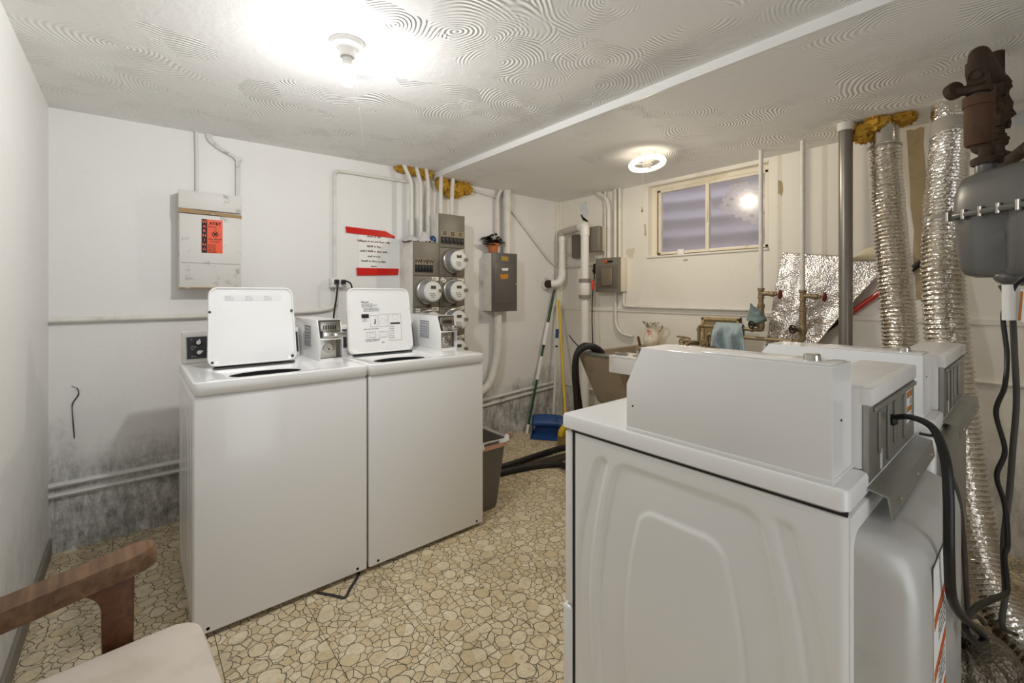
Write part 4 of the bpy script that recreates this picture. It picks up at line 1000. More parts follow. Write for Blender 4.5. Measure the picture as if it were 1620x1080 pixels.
MB().box(3.345, 3.362, -.722, -.610, 1.305, 1.455, .008).build('raised_cover', mat('bronze_cover', '8b7f6c', .35, .4), fp)
MB().lathe([(0, 0), (.009, 0), (.007, -.008), (0, -.008)], (3.362, -.575, 1.38), (1, 0, 0), 14).build('latch', M_STEEL, fp)
MB().box(3.364, 3.368, -.715, -.625, 1.500, 1.518, .001).build('switch_slot', M_BLACK, fp)
MB().box(3.358, 3.366, -.660, -.628, 1.500, 1.518, .002).build('orange_switch', mat('orange_plastic', 'e8602a', .4), fp)
for (y, r_, top, lab) in ((-.585, .009, None, 'thinnest white conduit above the taupe fuse panel'), (-.622, .019, 'bend', 'thick white conduit above the fuse panel, bent at the ceiling'), (-.690, .012, None, 'white conduit standing between two others above the fuse panel'), (-.735, .012, None, 'white conduit above the fuse panel on its window side')):
    P = [(3.435, y, 1.541), (3.435, y, 1.98), (3.435, y+.02, 2.06), (3.435, y+.12, ZR+.003)] if top else [(3.435, y, 1.541), (3.435, y, ZR+.003)]
    pipe('panel_conduit', P, r_, M_PAINTPIPE, lab, 'conduit', 'conduits above the fuse panel', fr=.06 if top else 0)
mark(wall_right, ragged([(-.775, 1.61), (-.86, 1.615), (-.84, 1.53), (-.785, 1.545)], .004, 14), 'X', mat('peeling_tape', 'd9d0bd', .6), 'peeling_tape')
pipe('panel_conduit', [(3.445, -.685, 1.254), (3.445, -.685, .98), (3.445, -.74, .90), (3.445, -.86, .885)], .012, M_PAINTPIPE, 'white conduit below the fuse panel curving towards the sink', 'conduit', 'conduits below the fuse panel', fr=.09)
pipe('panel_conduit', [(3.450, -.765, 1.254), (3.450, -.765, 1.135), (3.450, -.90, 1.130), (3.450, -1.83, 1.128)], .0115, M_PAINTPIPE, 'white conduit from the fuse panel running level along the wall below the window', 'conduit', 'conduits below the fuse panel', fr=.03)
cd = thing('extension_lead', 'thin black lead with a red connector hanging beside the drain pipe', 'cord', (3.36, -.545, 1.45))
MB().tube(spline([(3.375, -.520, 1.455), (3.365, -.505, 1.44), (3.355, -.53, 1.40), (3.33, -.545, 1.34), (3.31, -.545, 1.20), (3.30, -.550, 1.0), (3.295, -.56, .85), (3.29, -.57, .6)], 8), .0045, 8).build('cable', M_BLACK, cd)
MB().box(3.365, 3.385, -.530, -.505, 1.41, 1.50, .004).build('plug', M_BLACK, cd)
MB().lathe([(.001, 0), (.012, .004), (.014, .05), (.009, .085), (.001, .09)], (3.318, -.545, 1.268), seg=12).build('connector', mat('red_plastic', 'd8351f', .4), cd)

# concrete laundry sink
sk = thing('laundry_sink', 'old brown concrete laundry sink on metal legs under the window', 'sink', (3.05, -1.57, 0))
def rc_(x0, x1, y0, y1, z): return [(x0, y0, z), (x1, y0, z), (x1, y1, z), (x0, y1, z)]
MB().loops([rc_(2.885, 3.40, -2.10, -.985, .445), rc_(2.86, 3.43, -2.13, -.965, .47), rc_(2.672, 3.440, -2.235, -.945, .822), rc_(2.672, 3.440, -2.235, -.945, .830), rc_(2.712, 3.290, -2.195, -.985, .830), rc_(2.90, 3.27, -2.08, -1.03, .50)], True, True).build('basin', M_CONC, sk, smooth=0)
MB().box(2.86, 3.28, -1.61, -1.57, .49, .815, .005).build('divider', M_CONC, sk)
rm = MB(); rm.box(2.664, 2.716, -2.24, -.940, .818, .836, .003); rm.box(2.716, 2.76, -.988, -.940, .818, .836, .003)
rm.build('metal_rim', M_GALV, sk)
for x in (2.95, 3.36):
    for y in (-1.05, -2.05): MB().cyl((x, y, 0), (x, y, .46), .014, 12).build('leg', M_RUST, sk)
tr = thing('soap_ledge', 'white marbled ledge hooked over the front rim of the concrete sink', 'ledge', (2.64, -1.4, .74))
M_MARB = mat('white_marble', 'eceae6', .3, dirt=.5, dcol='a9a6a3', dscale=7)
MB().box(2.606, 2.660, -1.60, -1.262, .742, .838, .004).build('front_block', M_MARB, tr)
MB().box(2.606, 2.80, -1.60, -1.262, .8375, .850, .003).build('top_plate', M_MARB, tr)
sp_ = MB().loops([[(2.665+.03*math.cos(a)*s, -1.315+.052*math.sin(a)*s, z) for a in [2*PI*k/20 for k in range(20)]] for s, z in ((.7, .8505), (1, .862), (.96, .863), (.6, .855))], True, True)
tag(sp_.build('soap_dish', M_STEEL), 'small oval metal dish on the marbled sink ledge', 'dish')
tag(MB().box(2.66, 2.70, -1.57, -1.40, .8505, .858, .002).build('scraper', M_STEEL), 'flat thin metal strip lying on the marbled sink ledge', 'strip')
# pitcher
px_, py_, pz_ = 3.345, -1.095, .8305
pi_ = thing('pitcher', 'old china pitcher painted with flowers on the back ledge of the sink', 'pitcher', (px_, py_, pz_))
t = NT('painted_china'); p = t.obj(); sep = t.add('ShaderNodeSeparateXYZ'); t.put(sep.inputs[0], p)
base = t.mix(t.ramp(t.noise(p, 10, 4), .4, .7), lin('efe6d4'), lin('d9c9a6'))
g = t.mix(t.math('MULTIPLY', t.ramp(t.noise(p, 28, 3), .45, .6), t.ramp(sep.outputs[2], .13, .16)), base, lin('5c6a44'))
fl = t.math('MULTIPLY', t.ramp(t.noise(p, 34, 2), .52, .6), t.math('MULTIPLY', t.ramp(sep.outputs[2], .07, .10), t.math('SUBTRACT', 1.0, t.ramp(sep.outputs[2], .13, .15))))
g = t.mix(t.math('MULTIPLY', fl, .8), g, lin('b4564a')); t.set(Base_Color=g, Roughness=.22); M_CHINA = t.m
MB().lathe([(.001, 0), (.040, 0), (.046, .006), (.060, .04), (.058, .07), (.044, .105), (.038, .13), (.041, .165), (.048, .185), (.045, .186), (.036, .165), (.033, .13), (.02, .10), (.001, .09)], (px_, py_, pz_), seg=28).build('body', M_CHINA, pi_)
MB().loops([[(px_-.012+.012*math.cos(a), py_+.030+s*.038+.0*a, pz_+.160+s*.036+.016*math.sin(a)*(1-s*.6)) for a in [2*PI*k/12 for k in range(12)]] for s in (0, .5, 1)], False, True).build('spout', M_CHINA, pi_)
MB().tube(spline([(px_, py_-.042, pz_+.170), (px_, py_-.062, pz_+.19), (px_, py_-.088, pz_+.18), (px_, py_-.090, pz_+.15), (px_, py_-.070, pz_+.125), (px_, py_-.050, pz_+.105), (px_, py_-.053, pz_+.07)], 6), .0065, 10).build('handle', M_CHINA, pi_)
tag(MB().box(-.012, .012, -.005, .005, 0, .075, .002, M=Matrix.Translation((3.33, -1.005, .8305)) @ Matrix.Rotation(-.25, 4, 'X')).build('scrub_brush', mat('brown_handle', '6a4a32', .6)), 'short brown brush handle standing beside the china pitcher', 'brush')

# supply pipes with valves
M_REDW = mat('rusty_red_wheel', '8d3a26', .55, .2, dirt=.5, dcol='4f1d12', dscale=30)
M_DARKW = mat('dark_wheel', '3a342c', .5, .5)
def wheel(m, c, ax, R, th=.006):
    m.torus(c, R, th, ax, 18, 8); a = Vector(ax).normalized(); h = Vector((0, 0, 1)) if abs(a.z) < .9 else Vector((1, 0, 0)); w_ = a.cross(h)
    for k in range(4):
        d = h*math.cos(k*PI/2+.4)+w_*math.sin(k*PI/2+.4); m.tube([Vector(c), Vector(c)+d*R], th*.7, 6)
    m.lathe([(0, -.006), (.008, -.006), (.008, .006), (0, .006)], c, ax, 10)
def supply(y, zt, zrun, xrun, yend, zdown, label):
    X = 3.28; t_ = thing('water_pipe', label, 'water pipe', (X, y, zrun))
    B = lambda b_, n_, m_=M_BRASS, p_=t_: b_.build(n_, m_, p_)
    B(MB().cyl((X, y, zt+.02), (X, y, ZR), .0125, 14), 'riser', M_PAINTPIPE)
    B(MB().lathe([(.001, -.03), (.019, -.03), (.019, -.02), (.016, -.016), (.016, .02), (.020, .022), (.020, .034), (.001, .034)], (X, y, zt), seg=16).cyl((X, y, zt), (X, y-.045, zt), .0145, 14), 'tee')
    v = B(MB().lathe([(.001, 0), (.0135, 0), (.0135, .012), (.017, .014), (.017, .030), (.011, .034), (.011, .044), (.005, .046), (.005, .062), (.001, .062)], (X, y-.045, zt-.002), (0, -1, -.06), 14), 'valve_bonnet')
    w_ = MB(); wheel(w_, (X, y-.108, zt-.006), (0, -1, -.06), .022); B(w_, 'valve_wheel', M_REDW, v)
    B(MB().lathe([(.001, .0), (.019, .0), (.019, .014), (.016, .018), (.018, .020), (.018, .075), (.021, .078), (.021, .10), (.015, .104), (.015, .14), (.001, .14)], (X, y, zt-.165), seg=16), 'union')
    lv = B(MB().lathe([(.001, -.035), (.016, -.035), (.021, -.012), (.021, .012), (.016, .03), (.001, .03)], (X, y, zt-.195), seg=16).cyl((X, y, zt-.195), (X-.03, y+.020, zt-.195), .013, 12), 'stop_valve')
    w_ = MB(); wheel(w_, (X-.052, y+.036, zt-.193), (-.85, .5, 0), .022, .005); w_.cyl((X-.03, y+.020, zt-.195), (X-.052, y+.036, zt-.193), .005, 8); B(w_, 'valve_wheel', M_DARKW, lv)
    B(MB().tube(fillet([(X, y, zt-.22), (X, y, zrun), (xrun, y+.05, zrun), (xrun, yend, zrun+.006), (xrun, yend, zdown)], .026, 6), .0115, 14), 'cross_pipe')
    for (q, ax) in (((X, y, zrun+.022), (0, 0, 1)), ((xrun, yend-.026, zrun+.006), (0, 1, 0)), ((xrun, yend, zrun-.022), (0, 0, 1)), ((xrun, y+.055, zrun), (0, 1, 0))):
        B(MB().lathe([(.001, -.008), (.016, -.008), (.016, .008), (.001, .008)], q, ax, 14), 'fitting')
    return t_
supply(-1.907, 1.238, 1.012, 3.285, -1.505, .905, 'water pipe with a red valve wheel and a rag on it, nearer the window')
supply(-2.134, 1.224, .958, 3.262, -1.572, .905, 'water pipe with a red valve wheel standing in front of the foil sheet')
fa = thing('faucet', 'old brass double faucet over the concrete sink', 'faucet', (3.28, -1.53, .88))
MB().cyl((3.275, -1.42, .897), (3.275, -1.60, .897), .017, 14).build('bridge', M_BRASS, fa)
MB().tube(fillet([(3.27, -1.52, .90), (3.18, -1.52, .915), (3.08, -1.52, .90), (3.06, -1.52, .875)], .04, 6), .012, 12).build('spout', M_BRASS, fa)
for y in (-1.435, -1.585):
    MB().cyl((3.27, y, .897), (3.20, y, .905), .012, 12).build('valve_stem', M_BRASS, fa)
    w_ = MB(); wheel(w_, (3.195, y, .905), (-1, 0, .1), .024, .006); w_.build('handle', M_BRASS, fa)
MB().tube([(3.262, -1.455, .925), (3.262, -1.40, .935), (3.25, -1.36, .935)], .007, 8).build('lever', M_BRASS, fa)
# rags
def rag1(u, v):
    y = -1.628 - .165*u - .10*max(0, v-.35)*(u-.25); s = v*.36; R = .0195
    fold = .020*math.sin(u*13+v*3)+.010*math.sin(u*29-v*4)+.012*mn.noise(Vector((u*4, v*5, 3)))
    if s < .10: q = (3.285+.030+fold*.4, y, .93+s)
    elif s < .10+PI*R: a = (s-.10)/R; q = (3.285+R*math.cos(a)+.004, y, 1.030+R*math.sin(a)-.002)
    else: d = s-.10-PI*R; q = (3.285-R-.010-.035*min(1, d/.06) + fold*min(1, d/.05), y, max(.852, 1.030-d*(1.05-.5*abs(u-.62)-.12*math.sin(u*9))))
    return q
rg = MB().grid(rag1, 44, 44).build('rag', mat('pale_blue_cloth', 'a8b8bd', .9, dirt=.4, dcol='76848c', dscale=14, bump=.4, bscale=140), smooth=80)
rg.modifiers.new('thickness', 'SOLIDIFY').thickness = .003; tag(rg, 'pale blue rag draped over the two level brass pipes', 'rag')
def rag2(u, v):
    a = u*2*PI*.8+1.2; w_ = mn.noise(Vector((u*5, v*4, 1.5)))
    rr = .024+.028*v+.012*w_
    return (3.28+rr*math.cos(a)*.8, -1.878+rr*math.sin(a)*1.1, 1.165-.10*v+.012*math.sin(u*11))
rg = MB().grid(rag2, 36, 14).build('rag', mat('teal_grey_cloth', '7f918f', .9, dirt=.6, dcol='3d4b4c', dscale=16, bump=.4, bscale=120), smooth=80)
rg.modifiers.new('thickness', 'SOLIDIFY').thickness = .003; tag(rg, 'dark teal-grey rag stuffed round the pipe below a red wheel', 'rag')
ah = thing('access_hatch', 'small wooden access hatch frame on the wall behind the brass pipes', 'hatch', (RX, -1.57, .80))
M_HW = wood_mat('old_cream_wood', 'c9b48c', 'a48a5c', .7)
fr_ = MB()
for (a, c, d, e) in ((-1.70, -1.685, .80, 1.065), (-1.455, -1.435, .80, 1.065), (-1.70, -1.435, 1.05, 1.07), (-1.70, -1.435, .80, .815)): fr_.box(3.452, RX, a, c, d, e, .002)
fr_.build('frame', M_HW, ah); MB().box(3.464, RX, -1.685, -1.455, .815, 1.05).build('door', mat('tan_board', '9a8763', .8, dirt=.5, dcol='6b5838'), ah)
MB().box(3.462, 3.470, -1.712, -1.704, .97, 1.075, .002).build('hasp', M_RUST, ah)
tag(MB().box(3.10, 3.24, -1.90, -1.72, .8, .84, .004).box(3.06, 3.28, -1.93, -1.70, .836, .846, .003).build('wash_tray', M_STEEL), 'shallow metal tray set across the concrete sink', 'tray')
# foil-faced insulation sheet behind the pipes
FO = [(-1.973, 1.495), (-2.29, 1.46), (-2.49, 1.412), (-2.40, 1.24), (-2.163, .945), (-1.885, .985)]
def foil(u, v):
    top = Vector((-1.973, 1.497)).lerp(Vector((-2.47, 1.425)), u); bot = Vector((-1.885, .90)).lerp(Vector((-2.12, .85)), u)
    q = top.lerp(bot, v); k = .03*math.sin(u*9+v*2)*v + .012*mn.noise(Vector((u*7, v*9, 0)))+.005*mn.noise(Vector((u*40, v*40, 0)))
    return (3.405 + .045*(1-v) - .045*math.sin(v*PI)*.4 + k*.6, q.x - .05*u*(1-v)**2, q.y)
fs = thing('foil_sheet', 'crinkled silver bubble-foil sheet leaning on the wall behind the pipes', 'insulation sheet', (3.43, -2.1, .83))
o = MB().grid(foil, 70, 70).build('sheet', M_BUBBLE, fs, smooth=25); o.modifiers.new('thickness', 'SOLIDIFY').thickness = .004
o = MB().grid(lambda u, v: (3.43-.025*math.sin(v*PI), -2.33-.19*u-.02*v, 1.425-.015*u+.085*v*math.sin(PI*min(1, .12+.7*u))), 12, 8).build('folded_corner', mat('cream_backing', 'e4d9bb', .6, dirt=.3, dcol='b39f6e', dscale=20), fs); o.modifiers.new('thickness', 'SOLIDIFY').thickness = .004
# red-handled mop and grey stand pipe
mp = thing('mop_handle', 'red pole with black ends leaning across the foil sheet', 'pole', (3.33, -2.05, .8))
A, B_ = Vector((3.455, -2.03, .86)), Vector((3.452, -2.645, 1.418)); at = lambda k: A.lerp(B_, k)
MB().cyl(at(0), at(.42), .0115, 12).build('black_lower_shaft', M_BLACK, mp); MB().cyl(at(.42), at(.90), .0135, 14).build('red_shaft', mat('glossy_red', 'cf2a10', .25, coat=.5), mp); MB().cyl(at(.90), at(1), .0145, 14).build('black_grip', M_BLACK, mp)
gp = thing('vent_stack', 'plain grey metal pipe from ceiling to floor in front of the foil sheet', 'pipe', (3.145, -2.371, 0))
MB().cyl((3.145, -2.371, 0), (3.145, -2.371, 2.105), .0305, 24).build('pipe', mat('grey_steel_pipe', '8d8880', .35, .7, dirt=.4, dcol='5f584e', dscale=4), gp)
MB().cyl((3.145, -2.371, 2.085), (3.145, -2.371, ZR), .036, 24).build('ceiling_collar', M_PAINTPIPE, gp)
# ================================================================== DUCTS, GAS METER, CORDS
def duct(pts, R, pitch=.019, seg=28, seed=0, sub=5):
    """flexible foil hose with a wound wire: ridged, slightly dented"""
    P = spline(pts, 40); L = [0.0]
    for a, c in zip(P, P[1:]): L.append(L[-1]+(c-a).length)
    n = int(L[-1]/pitch*sub); Q = []; rr = []; k = 0
    for i in range(n+1):
        s = L[-1]*i/n
        while k < len(L)-2 and L[k+1] < s: k += 1
        Q.append(P[k].lerp(P[k+1], (s-L[k])/max(L[k+1]-L[k], 1e-6)))
        rr.append(R*(1 + 0.055*math.cos(2*PI*s/pitch) + .03*mn.noise(Vector((s*9, seed, 0)))))
    b_ = MB(); up = None; loops = []
    for i in range(n+1):
        t_ = (Q[min(i+1, n)]-Q[max(i-1, 0)]).normalized()
        if up is None: up = Vector((1, 0, 0)) if abs(t_.x) < .8 else Vector((0, 1, 0))
        u = (up-t_*up.dot(t_)).normalized(); w_ = t_.cross(u); up = u
        loops.append([Q[i]+(u*math.cos(a)+w_*math.sin(a))*(rr[i]*(1+.035*mn.noise(Vector((math.cos(a)*7+seed, math.sin(a)*7, i*.45))))) for a in [2*PI*q/seg for q in range(seg)]])
    b_.loops(loops, True, True); return b_
d1 = thing('vent_duct', 'foil dryer duct with a shiny collar below a ring of yellow glass wool', 'duct', (3.0, -2.62, 0))
MB().lathe([(.001, 0), (.063, 0), (.063, .012), (.0605, .014), (.0605, .12), (.063, .122), (.063, .1405), (.001, .1405)], (3.235, -2.512, 1.985), seg=32).build('metal_collar', foil_mat('shiny_collar', 'd8d6d2', .15, 30, .25), d1)
MB().torus((3.235, -2.512, 1.982), .066, .006, (0, 0, 1), 32, 8).build('clamp_band', M_STEEL, d1)
duct([(3.235, -2.512, 1.99), (3.225, -2.518, 1.85), (3.18, -2.545, 1.55), (3.135, -2.575, 1.25), (3.095, -2.598, .99), (3.05, -2.62, .60), (3.0, -2.64, .30), (2.95, -2.67, .11)], .066, seed=1).build('flexible_hose', M_FOIL, d1, smooth=24)
ib = MB()
for k, (x, y, z, rx, rz) in enumerate(((3.245, -2.42, 2.09, .05, .05), (3.20, -2.435, 2.07, .045, .05), (3.17, -2.49, 2.10, .04, .035), (3.29, -2.58, 2.112, .05, .022), (3.22, -2.59, 2.112, .05, .02))): ib.blob((x, y, z), rx, .05, rz, .5, 4, k+20)
tag(ib.build('insulation_tuft', M_INSUL), 'yellow glass wool round the foil duct collar at the ceiling', 'insulation')
d2 = thing('vent_duct', 'longer foil dryer duct snaking to the floor beside the gas meter', 'duct', (2.6, -2.93, 0))
MB().lathe([(.001, 0), (.066, 0), (.068, .03), (.066, .085), (.001, .0855)], (3.205, -2.757, 2.04), seg=32).build('crumpled_collar', M_FOIL, d2)
MB().lathe([(.066, 0), (.0675, .004), (.0675, .078), (.066, .08)], (3.17, -2.759, 1.95), (.3, 0, 1), 32, False).build('cloth_tape', mat('grey_duct_tape', 'b3aca0', .5, dirt=.4), d2)
duct([(3.21, -2.757, 2.05), (3.16, -2.760, 1.93), (3.02, -2.762, 1.70), (2.89, -2.765, 1.46), (2.835, -2.772, 1.25), (2.808, -2.789, 1.02), (2.772, -2.824, .655), (2.70, -2.860, .38), (2.615, -2.905, .22), (2.51, -2.975, .125), (2.40, -3.08, .085), (2.15, -3.26, .08), (1.80, -3.24, .08), (1.56, -3.10, .09), (1.54, -2.935, .10)], .066, seed=5).build('flexible_hose', M_FOIL, d2, smooth=24)
MB().lathe([(.0695, -.035), (.071, -.03), (.071, .03), (.0695, .035)], (2.925, -2.765, 1.52), (.2, 0, 1), 32, False).build('clamp_band', M_CHROME, d2)
d3 = thing('exhaust_elbow', 'shade-darkened ribbed foil elbow on the floor behind the dryer', 'duct', (2.2, -2.93, 0))
duct([(2.17, -2.868, .12), (2.175, -2.905, .125), (2.20, -2.93, .128), (2.26, -2.94, .125), (2.33, -2.925, .115), (2.40, -2.86, .10)], .062, .016, seed=9).build('flexible_hose', foil_mat('shaded_foil', '8d8478', .4, 120, .5), d3, smooth=30)  # foil coloured darker to carry the shadow behind the dryer

# gas meter, hung from the pipes
GA = math.radians(49.84)
gm = thing('gas_meter', 'grey two-lobed gas meter hanging from rusty pipes by the foil duct', 'gas meter', (2.351, -2.986, 1.275), GA)
def sec(sx, sy, z, groove=.0, n=64):
    P = []
    for k in range(n):
        a = 2*PI*k/n; c, s = math.cos(a), math.sin(a)
        x = sx*abs(c)**.45*(1 if c > 0 else -1); y = sy*abs(s)**.45*(1 if s > 0 else -1)
        y *= 1-groove*1.7*math.exp(-(x/.026)**2); P.append((x, y, z))
    return P
G = lambda b_, n_, m_, p_=gm, sm=45: b_.build(n_, m_, p_, world=False, smooth=sm)
G(MB().loops([sec(.07, .035, .012), sec(.095, .050, .013, .1), sec(.118, .066, .022, .22), sec(.130, .074, .045, .30), sec(.138, .078, .11, .30), sec(.143, .078, .17, .24), sec(.146, .076, .208, .08)], True), 'lower_case', M_METER)
G(MB().blob((0, .0, .012), .045, .06, .028, 0.0, 1, 0), 'drain_boss', M_METER)
G(MB().loops([sec(.158, .090, .206), sec(.160, .092, .209), sec(.160, .092, .219), sec(.158, .090, .222)], True, True), 'flange', M_METER)
G(MB().loops([sec(.148, .080, .220), sec(.147, .079, .26), sec(.142, .074, .305), sec(.130, .064, .335), sec(.10, .045, .348)], False, True), 'upper_case', M_METER)
for k in range(6):
    for s in (-1, 1):
        G(MB().cyl((-.13+k*.052, s*.086, .200), (-.13+k*.052, s*.086, .230), .007, 8), 'flange_bolt', M_STEEL)
G(MB().box(.148, .168, -.03, .03, .195, .255, .004), 'index_plate', M_CHROME)
for x in (.075, -.075):
    G(MB().lathe([(.001, .30), (.040, .30), (.036, .315), (.028, .325), (.028, .375), (.001, .375)], (x, .015, 0), seg=20), 'neck', M_METER)
    G(MB().lathe([(.001, .372), (.036, .372), (.038, .380), (.038, .392), (.034, .396), (.001, .396)], (x, .015, 0), seg=8), 'union_nut', M_RUST)
gi = thing('gas_pipe', 'rusty gas pipe stack with valve and elbow above the grey gas meter', 'gas pipe', (2.397, -2.90, 1.66))
Cx, Cy = 2.397, -2.900
n0 = W(gm) @ Vector((.075, .015, .39))
K = lambda b_, n_, m_=M_RUST, p_=gi: b_.build(n_, m_, p_)
K(MB().tube(fillet([n0, n0+Vector((0, 0, .035)), (Cx, Cy, 1.705), (Cx, Cy, 1.735)], .02, 6), .020, 16), 'offset_bend')
K(MB().lathe([(.001, 0), (.030, .0), (.034, .006), (.034, .125), (.038, .127), (.038, .158), (.001, .158)], (Cx, Cy, 1.715), seg=22), 'regulator_body', M_RUST2)
K(MB().cyl((Cx, Cy, 1.86), (Cx, Cy, 1.985), .0205, 16), 'pipe', mat('dark_iron', '3e3a36', .55, .5, dirt=.5, dcol='6b4a30'))
tee = K(MB().lathe([(.001, 0), (.030, 0), (.030, .016), (.027, .02), (.027, .060), (.031, .064), (.031, .080), (.001, .080)], (Cx, Cy, 1.885), seg=20), 'valve_body')
dirn = Vector((-.7643*.75-.6449*.6, .6449*.75-.7643*.6, 0)).normalized()
K(MB().lathe([(.001, 0), (.026, 0), (.026, .012), (.020, .016), (.019, .012), (.012, .012), (.011, .018), (.001, .018)], Vector((Cx, Cy, 1.930))+dirn*.022, dirn, 20), 'valve_cap', M_RUST, tee)
side = Vector((-.7643, .6449, 0)); fw = Vector((.6449, .7643, 0))
K(MB().lathe([(.001, -.012), (.026, -.012), (.028, 0), (.026, .012), (.001, .012)], Vector((Cx, Cy, 1.905))+side*.05+fw*.03, (-.6449, -.7643, .1), 20).cyl(Vector((Cx, Cy, 1.90)), Vector((Cx, Cy, 1.90))+side*.05+fw*.03, .016, 12), 'valve_lug', M_RUST, tee)
C2 = Vector((2.74, -2.925, 0))
K(MB().tube(fillet([(Cx, Cy, 1.965), (Cx, Cy, 2.015), C2+Vector((0, 0, 2.03)), C2+Vector((0, 0, 1.96))], .035, 8), .0255, 16), 'return_elbow')
K(MB().cyl((Cx, Cy, 1.955), (Cx, Cy, 1.985), .031, 18), 'elbow_collar')
gk = thing('gas_pipe', 'second gas pipe, furred with rust and lint, behind the valve stack', 'gas pipe', tuple(C2+Vector((0, 0, 1.66))))
n1 = W(gm) @ Vector((-.075, .015, .39))
K(MB().cyl(C2+Vector((0, 0, 1.72)), C2+Vector((0, 0, ZR)), .021, 14), 'pipe', M_RUST, gk)
for z, r_, h in ((1.90, .042, .06), (2.0, .036, .04), (1.80, .030, .03), (1.73, .036, .035)):
    K(MB().blob(C2+Vector((0, 0, z)), r_, r_, h, .35, 5, int(z*30)), 'rust_crust', M_RUST, gk)
K(MB().tube(fillet([C2+Vector((0, 0, 1.74)), C2+Vector((0, 0, 1.69)), n1+Vector((0, 0, .02)), n1], .03, 6), .019, 14), 'tail_pipe', M_RUST, gk)
# dryer lead: leaves the metal plate, sags behind the dryers, climbs to the ceiling
M_LEAD = mat('black_lead', '0b0b0b', .38)
ld = thing('dryer_lead', 'thick flat black lead from the metal back plate sagging and rising past a paper tag', 'cord', (1.44, -2.84, .98))
MB().tube(spline([(1.462, -2.833, .985), (1.452, -2.868, .998), (1.425, -2.905, .99), (1.36, -2.928, .955), (1.329, -2.935, 0.905), (1.323, -2.936, 0.849), (1.328, -2.936, 0.801), (1.356, -2.936, 0.729), (1.433, -2.941, 0.664), (1.577, -2.955, 0.573), (1.613, -2.959, 0.543), (1.568, -2.953, 0.553), (1.535, -2.938, 0.592), (1.63, -2.943, 0.585), (1.74, -2.961, 0.566), (1.839, -2.98, 0.548), (1.871, -2.98, 0.569), (1.911, -2.975, 0.606), (1.947, -2.979, 0.625), (1.987, -2.973, 0.701), (2.03, -2.957, 0.761), (2.091, -2.969, 0.817), (2.132, -2.951, 0.908), (2.195, -2.965, 0.975), (2.229, -2.968, 1.062), (2.235, -2.96, 1.171), (2.236, -2.972, 1.21)], 10), .0075, 10, True, .7).build('flat_cable', M_LEAD, ld)
MB().tube(spline([(2.236, -2.972, 1.21), (2.228, -2.985, 1.262), (2.200, -3.022, 1.292), (2.165, -3.07, 1.297), (2.15, -3.18, 1.28), (2.25, -3.27, 1.5), (2.30, -3.28, 1.8), (2.30, -3.28, ZR)], 8), .006, 8).build('thin_cable', M_LEAD, ld)
MB().lathe([(.001, 0), (.010, 0), (.012, .006), (.007, .012), (.001, .012)], (1.462, -2.838, .985), (0, -1, 0), 14).build('strain_relief', M_BLACK, ld)
tgm = Matrix.Translation((2.236, -2.975, 1.215)) @ Matrix.Rotation(GA+PI/2+.25, 4, 'Z')
tg = MB().loops([[tgm @ Vector((x, y, z)) for x, y in rrect(0, 0, .05, .020, .008)] for z in (-.055, .0, .047)], True, True).build('tag_sleeve', M_PAPER, ld)
td = -side*.0 - fw*1.0
tn = Matrix.Translation((2.236, -2.978, 1.205)) @ Matrix.Rotation(math.atan2(-.7643, -.6449), 4, 'Z')
tf = MB().prism([(.018, .045), (.13, .005), (.125, -.095), (.012, -.045)], .004, .006, 'y', 0, 1, tn).build('paper_tag', M_PAPER, ld, smooth=0)
MB().prism([(.05, -.045), (.128, -.025), (.126, -.060), (.045, -.062)], .0025, .0035, 'y', 0, 1, tn).prism([(.018, .038), (.024, .038), (.018, -.045), (.012, -.045)], .0025, .0035, 'y', 0, 1, tn).build('brown_band', mat('brown_orange_print', 'b8752f', .6), tf, smooth=0, kind='stuff')
b = MB(); r = random.Random(13)
for q in range(6): micro_print(b, [5, 6], .030, .026-q*.011, .006, lambda u, v: tn @ Vector((u, .0022, v-.35*(u-.03))), r)
b.build('print', mat('grey_ink', '5c5560', .7), tf, smooth=0, kind='stuff')
cord('grey_lead', [(2.265, -2.955, 1.262), (2.262, -2.975, 1.20), (2.26, -2.982, 1.05), (2.268, -2.985, .92), (2.25, -2.978, .78), (2.245, -2.972, .66), (2.215, -2.962, .52), (2.225, -2.965, .38), (2.20, -2.96, .29), (2.24, -2.985, .26)], .0075, mat('grey_vinyl', '4b4742', .5), 'thinner grey lead hanging alongside the thick black lead', 'cord', flat=.6)
cord('grey_lead', [(1.93, -2.866, .80), (1.945, -2.89, .72), (1.965, -2.90, .60), (1.985, -2.905, .45), (2.05, -2.905, .36), (2.14, -2.915, .32), (2.19, -2.925, .28)], .006, mat('grey_vinyl', '4b4742', .5), 'slim dark lead hanging from the back of the dryer by the ducts', 'cord')

# ================================================================== CORNER TOOLS AND FLOOR
def lerp(a, c, k): return Vector(a).lerp(Vector(c), k)
g0, g1 = (2.968, -.085, .0), (3.352, -.050, 1.275)
gpole = thing('extension_pole', 'dark green pole with white sleeves leaning in the corner', 'pole', g0)
M_GREEN = mat('dark_green', '1d4a2c', .35)
for a, c, r_, m_, n_ in ((.0, .06, .0135, M_PLASTIC_W, 'white_tip'), (.06, .36, .0115, M_GREEN, 'green_shaft'), (.36, .52, .0145, M_PLASTIC_W, 'white_sleeve'), (.52, .585, .0115, M_GREEN, 'green_shaft'), (.60, .76, .0175, M_PLASTIC_W, 'white_sleeve'), (.76, .985, .0125, M_GREEN, 'green_shaft'), (.985, 1.0, .009, M_BLACK, 'end_cap'), (.585, .60, .013, M_RUST, 'locking_collar')):
    MB().cyl(lerp(g0, g1, a), lerp(g0, g1, c), r_, 14).build(n_, m_, gpole)
b0, b1 = (3.03, -.50, .15), (3.370, -.090, 1.175)
br = thing('broom', 'yellow-handled broom with a yellow head standing in the corner', 'broom', (3.03, -.50, 0))
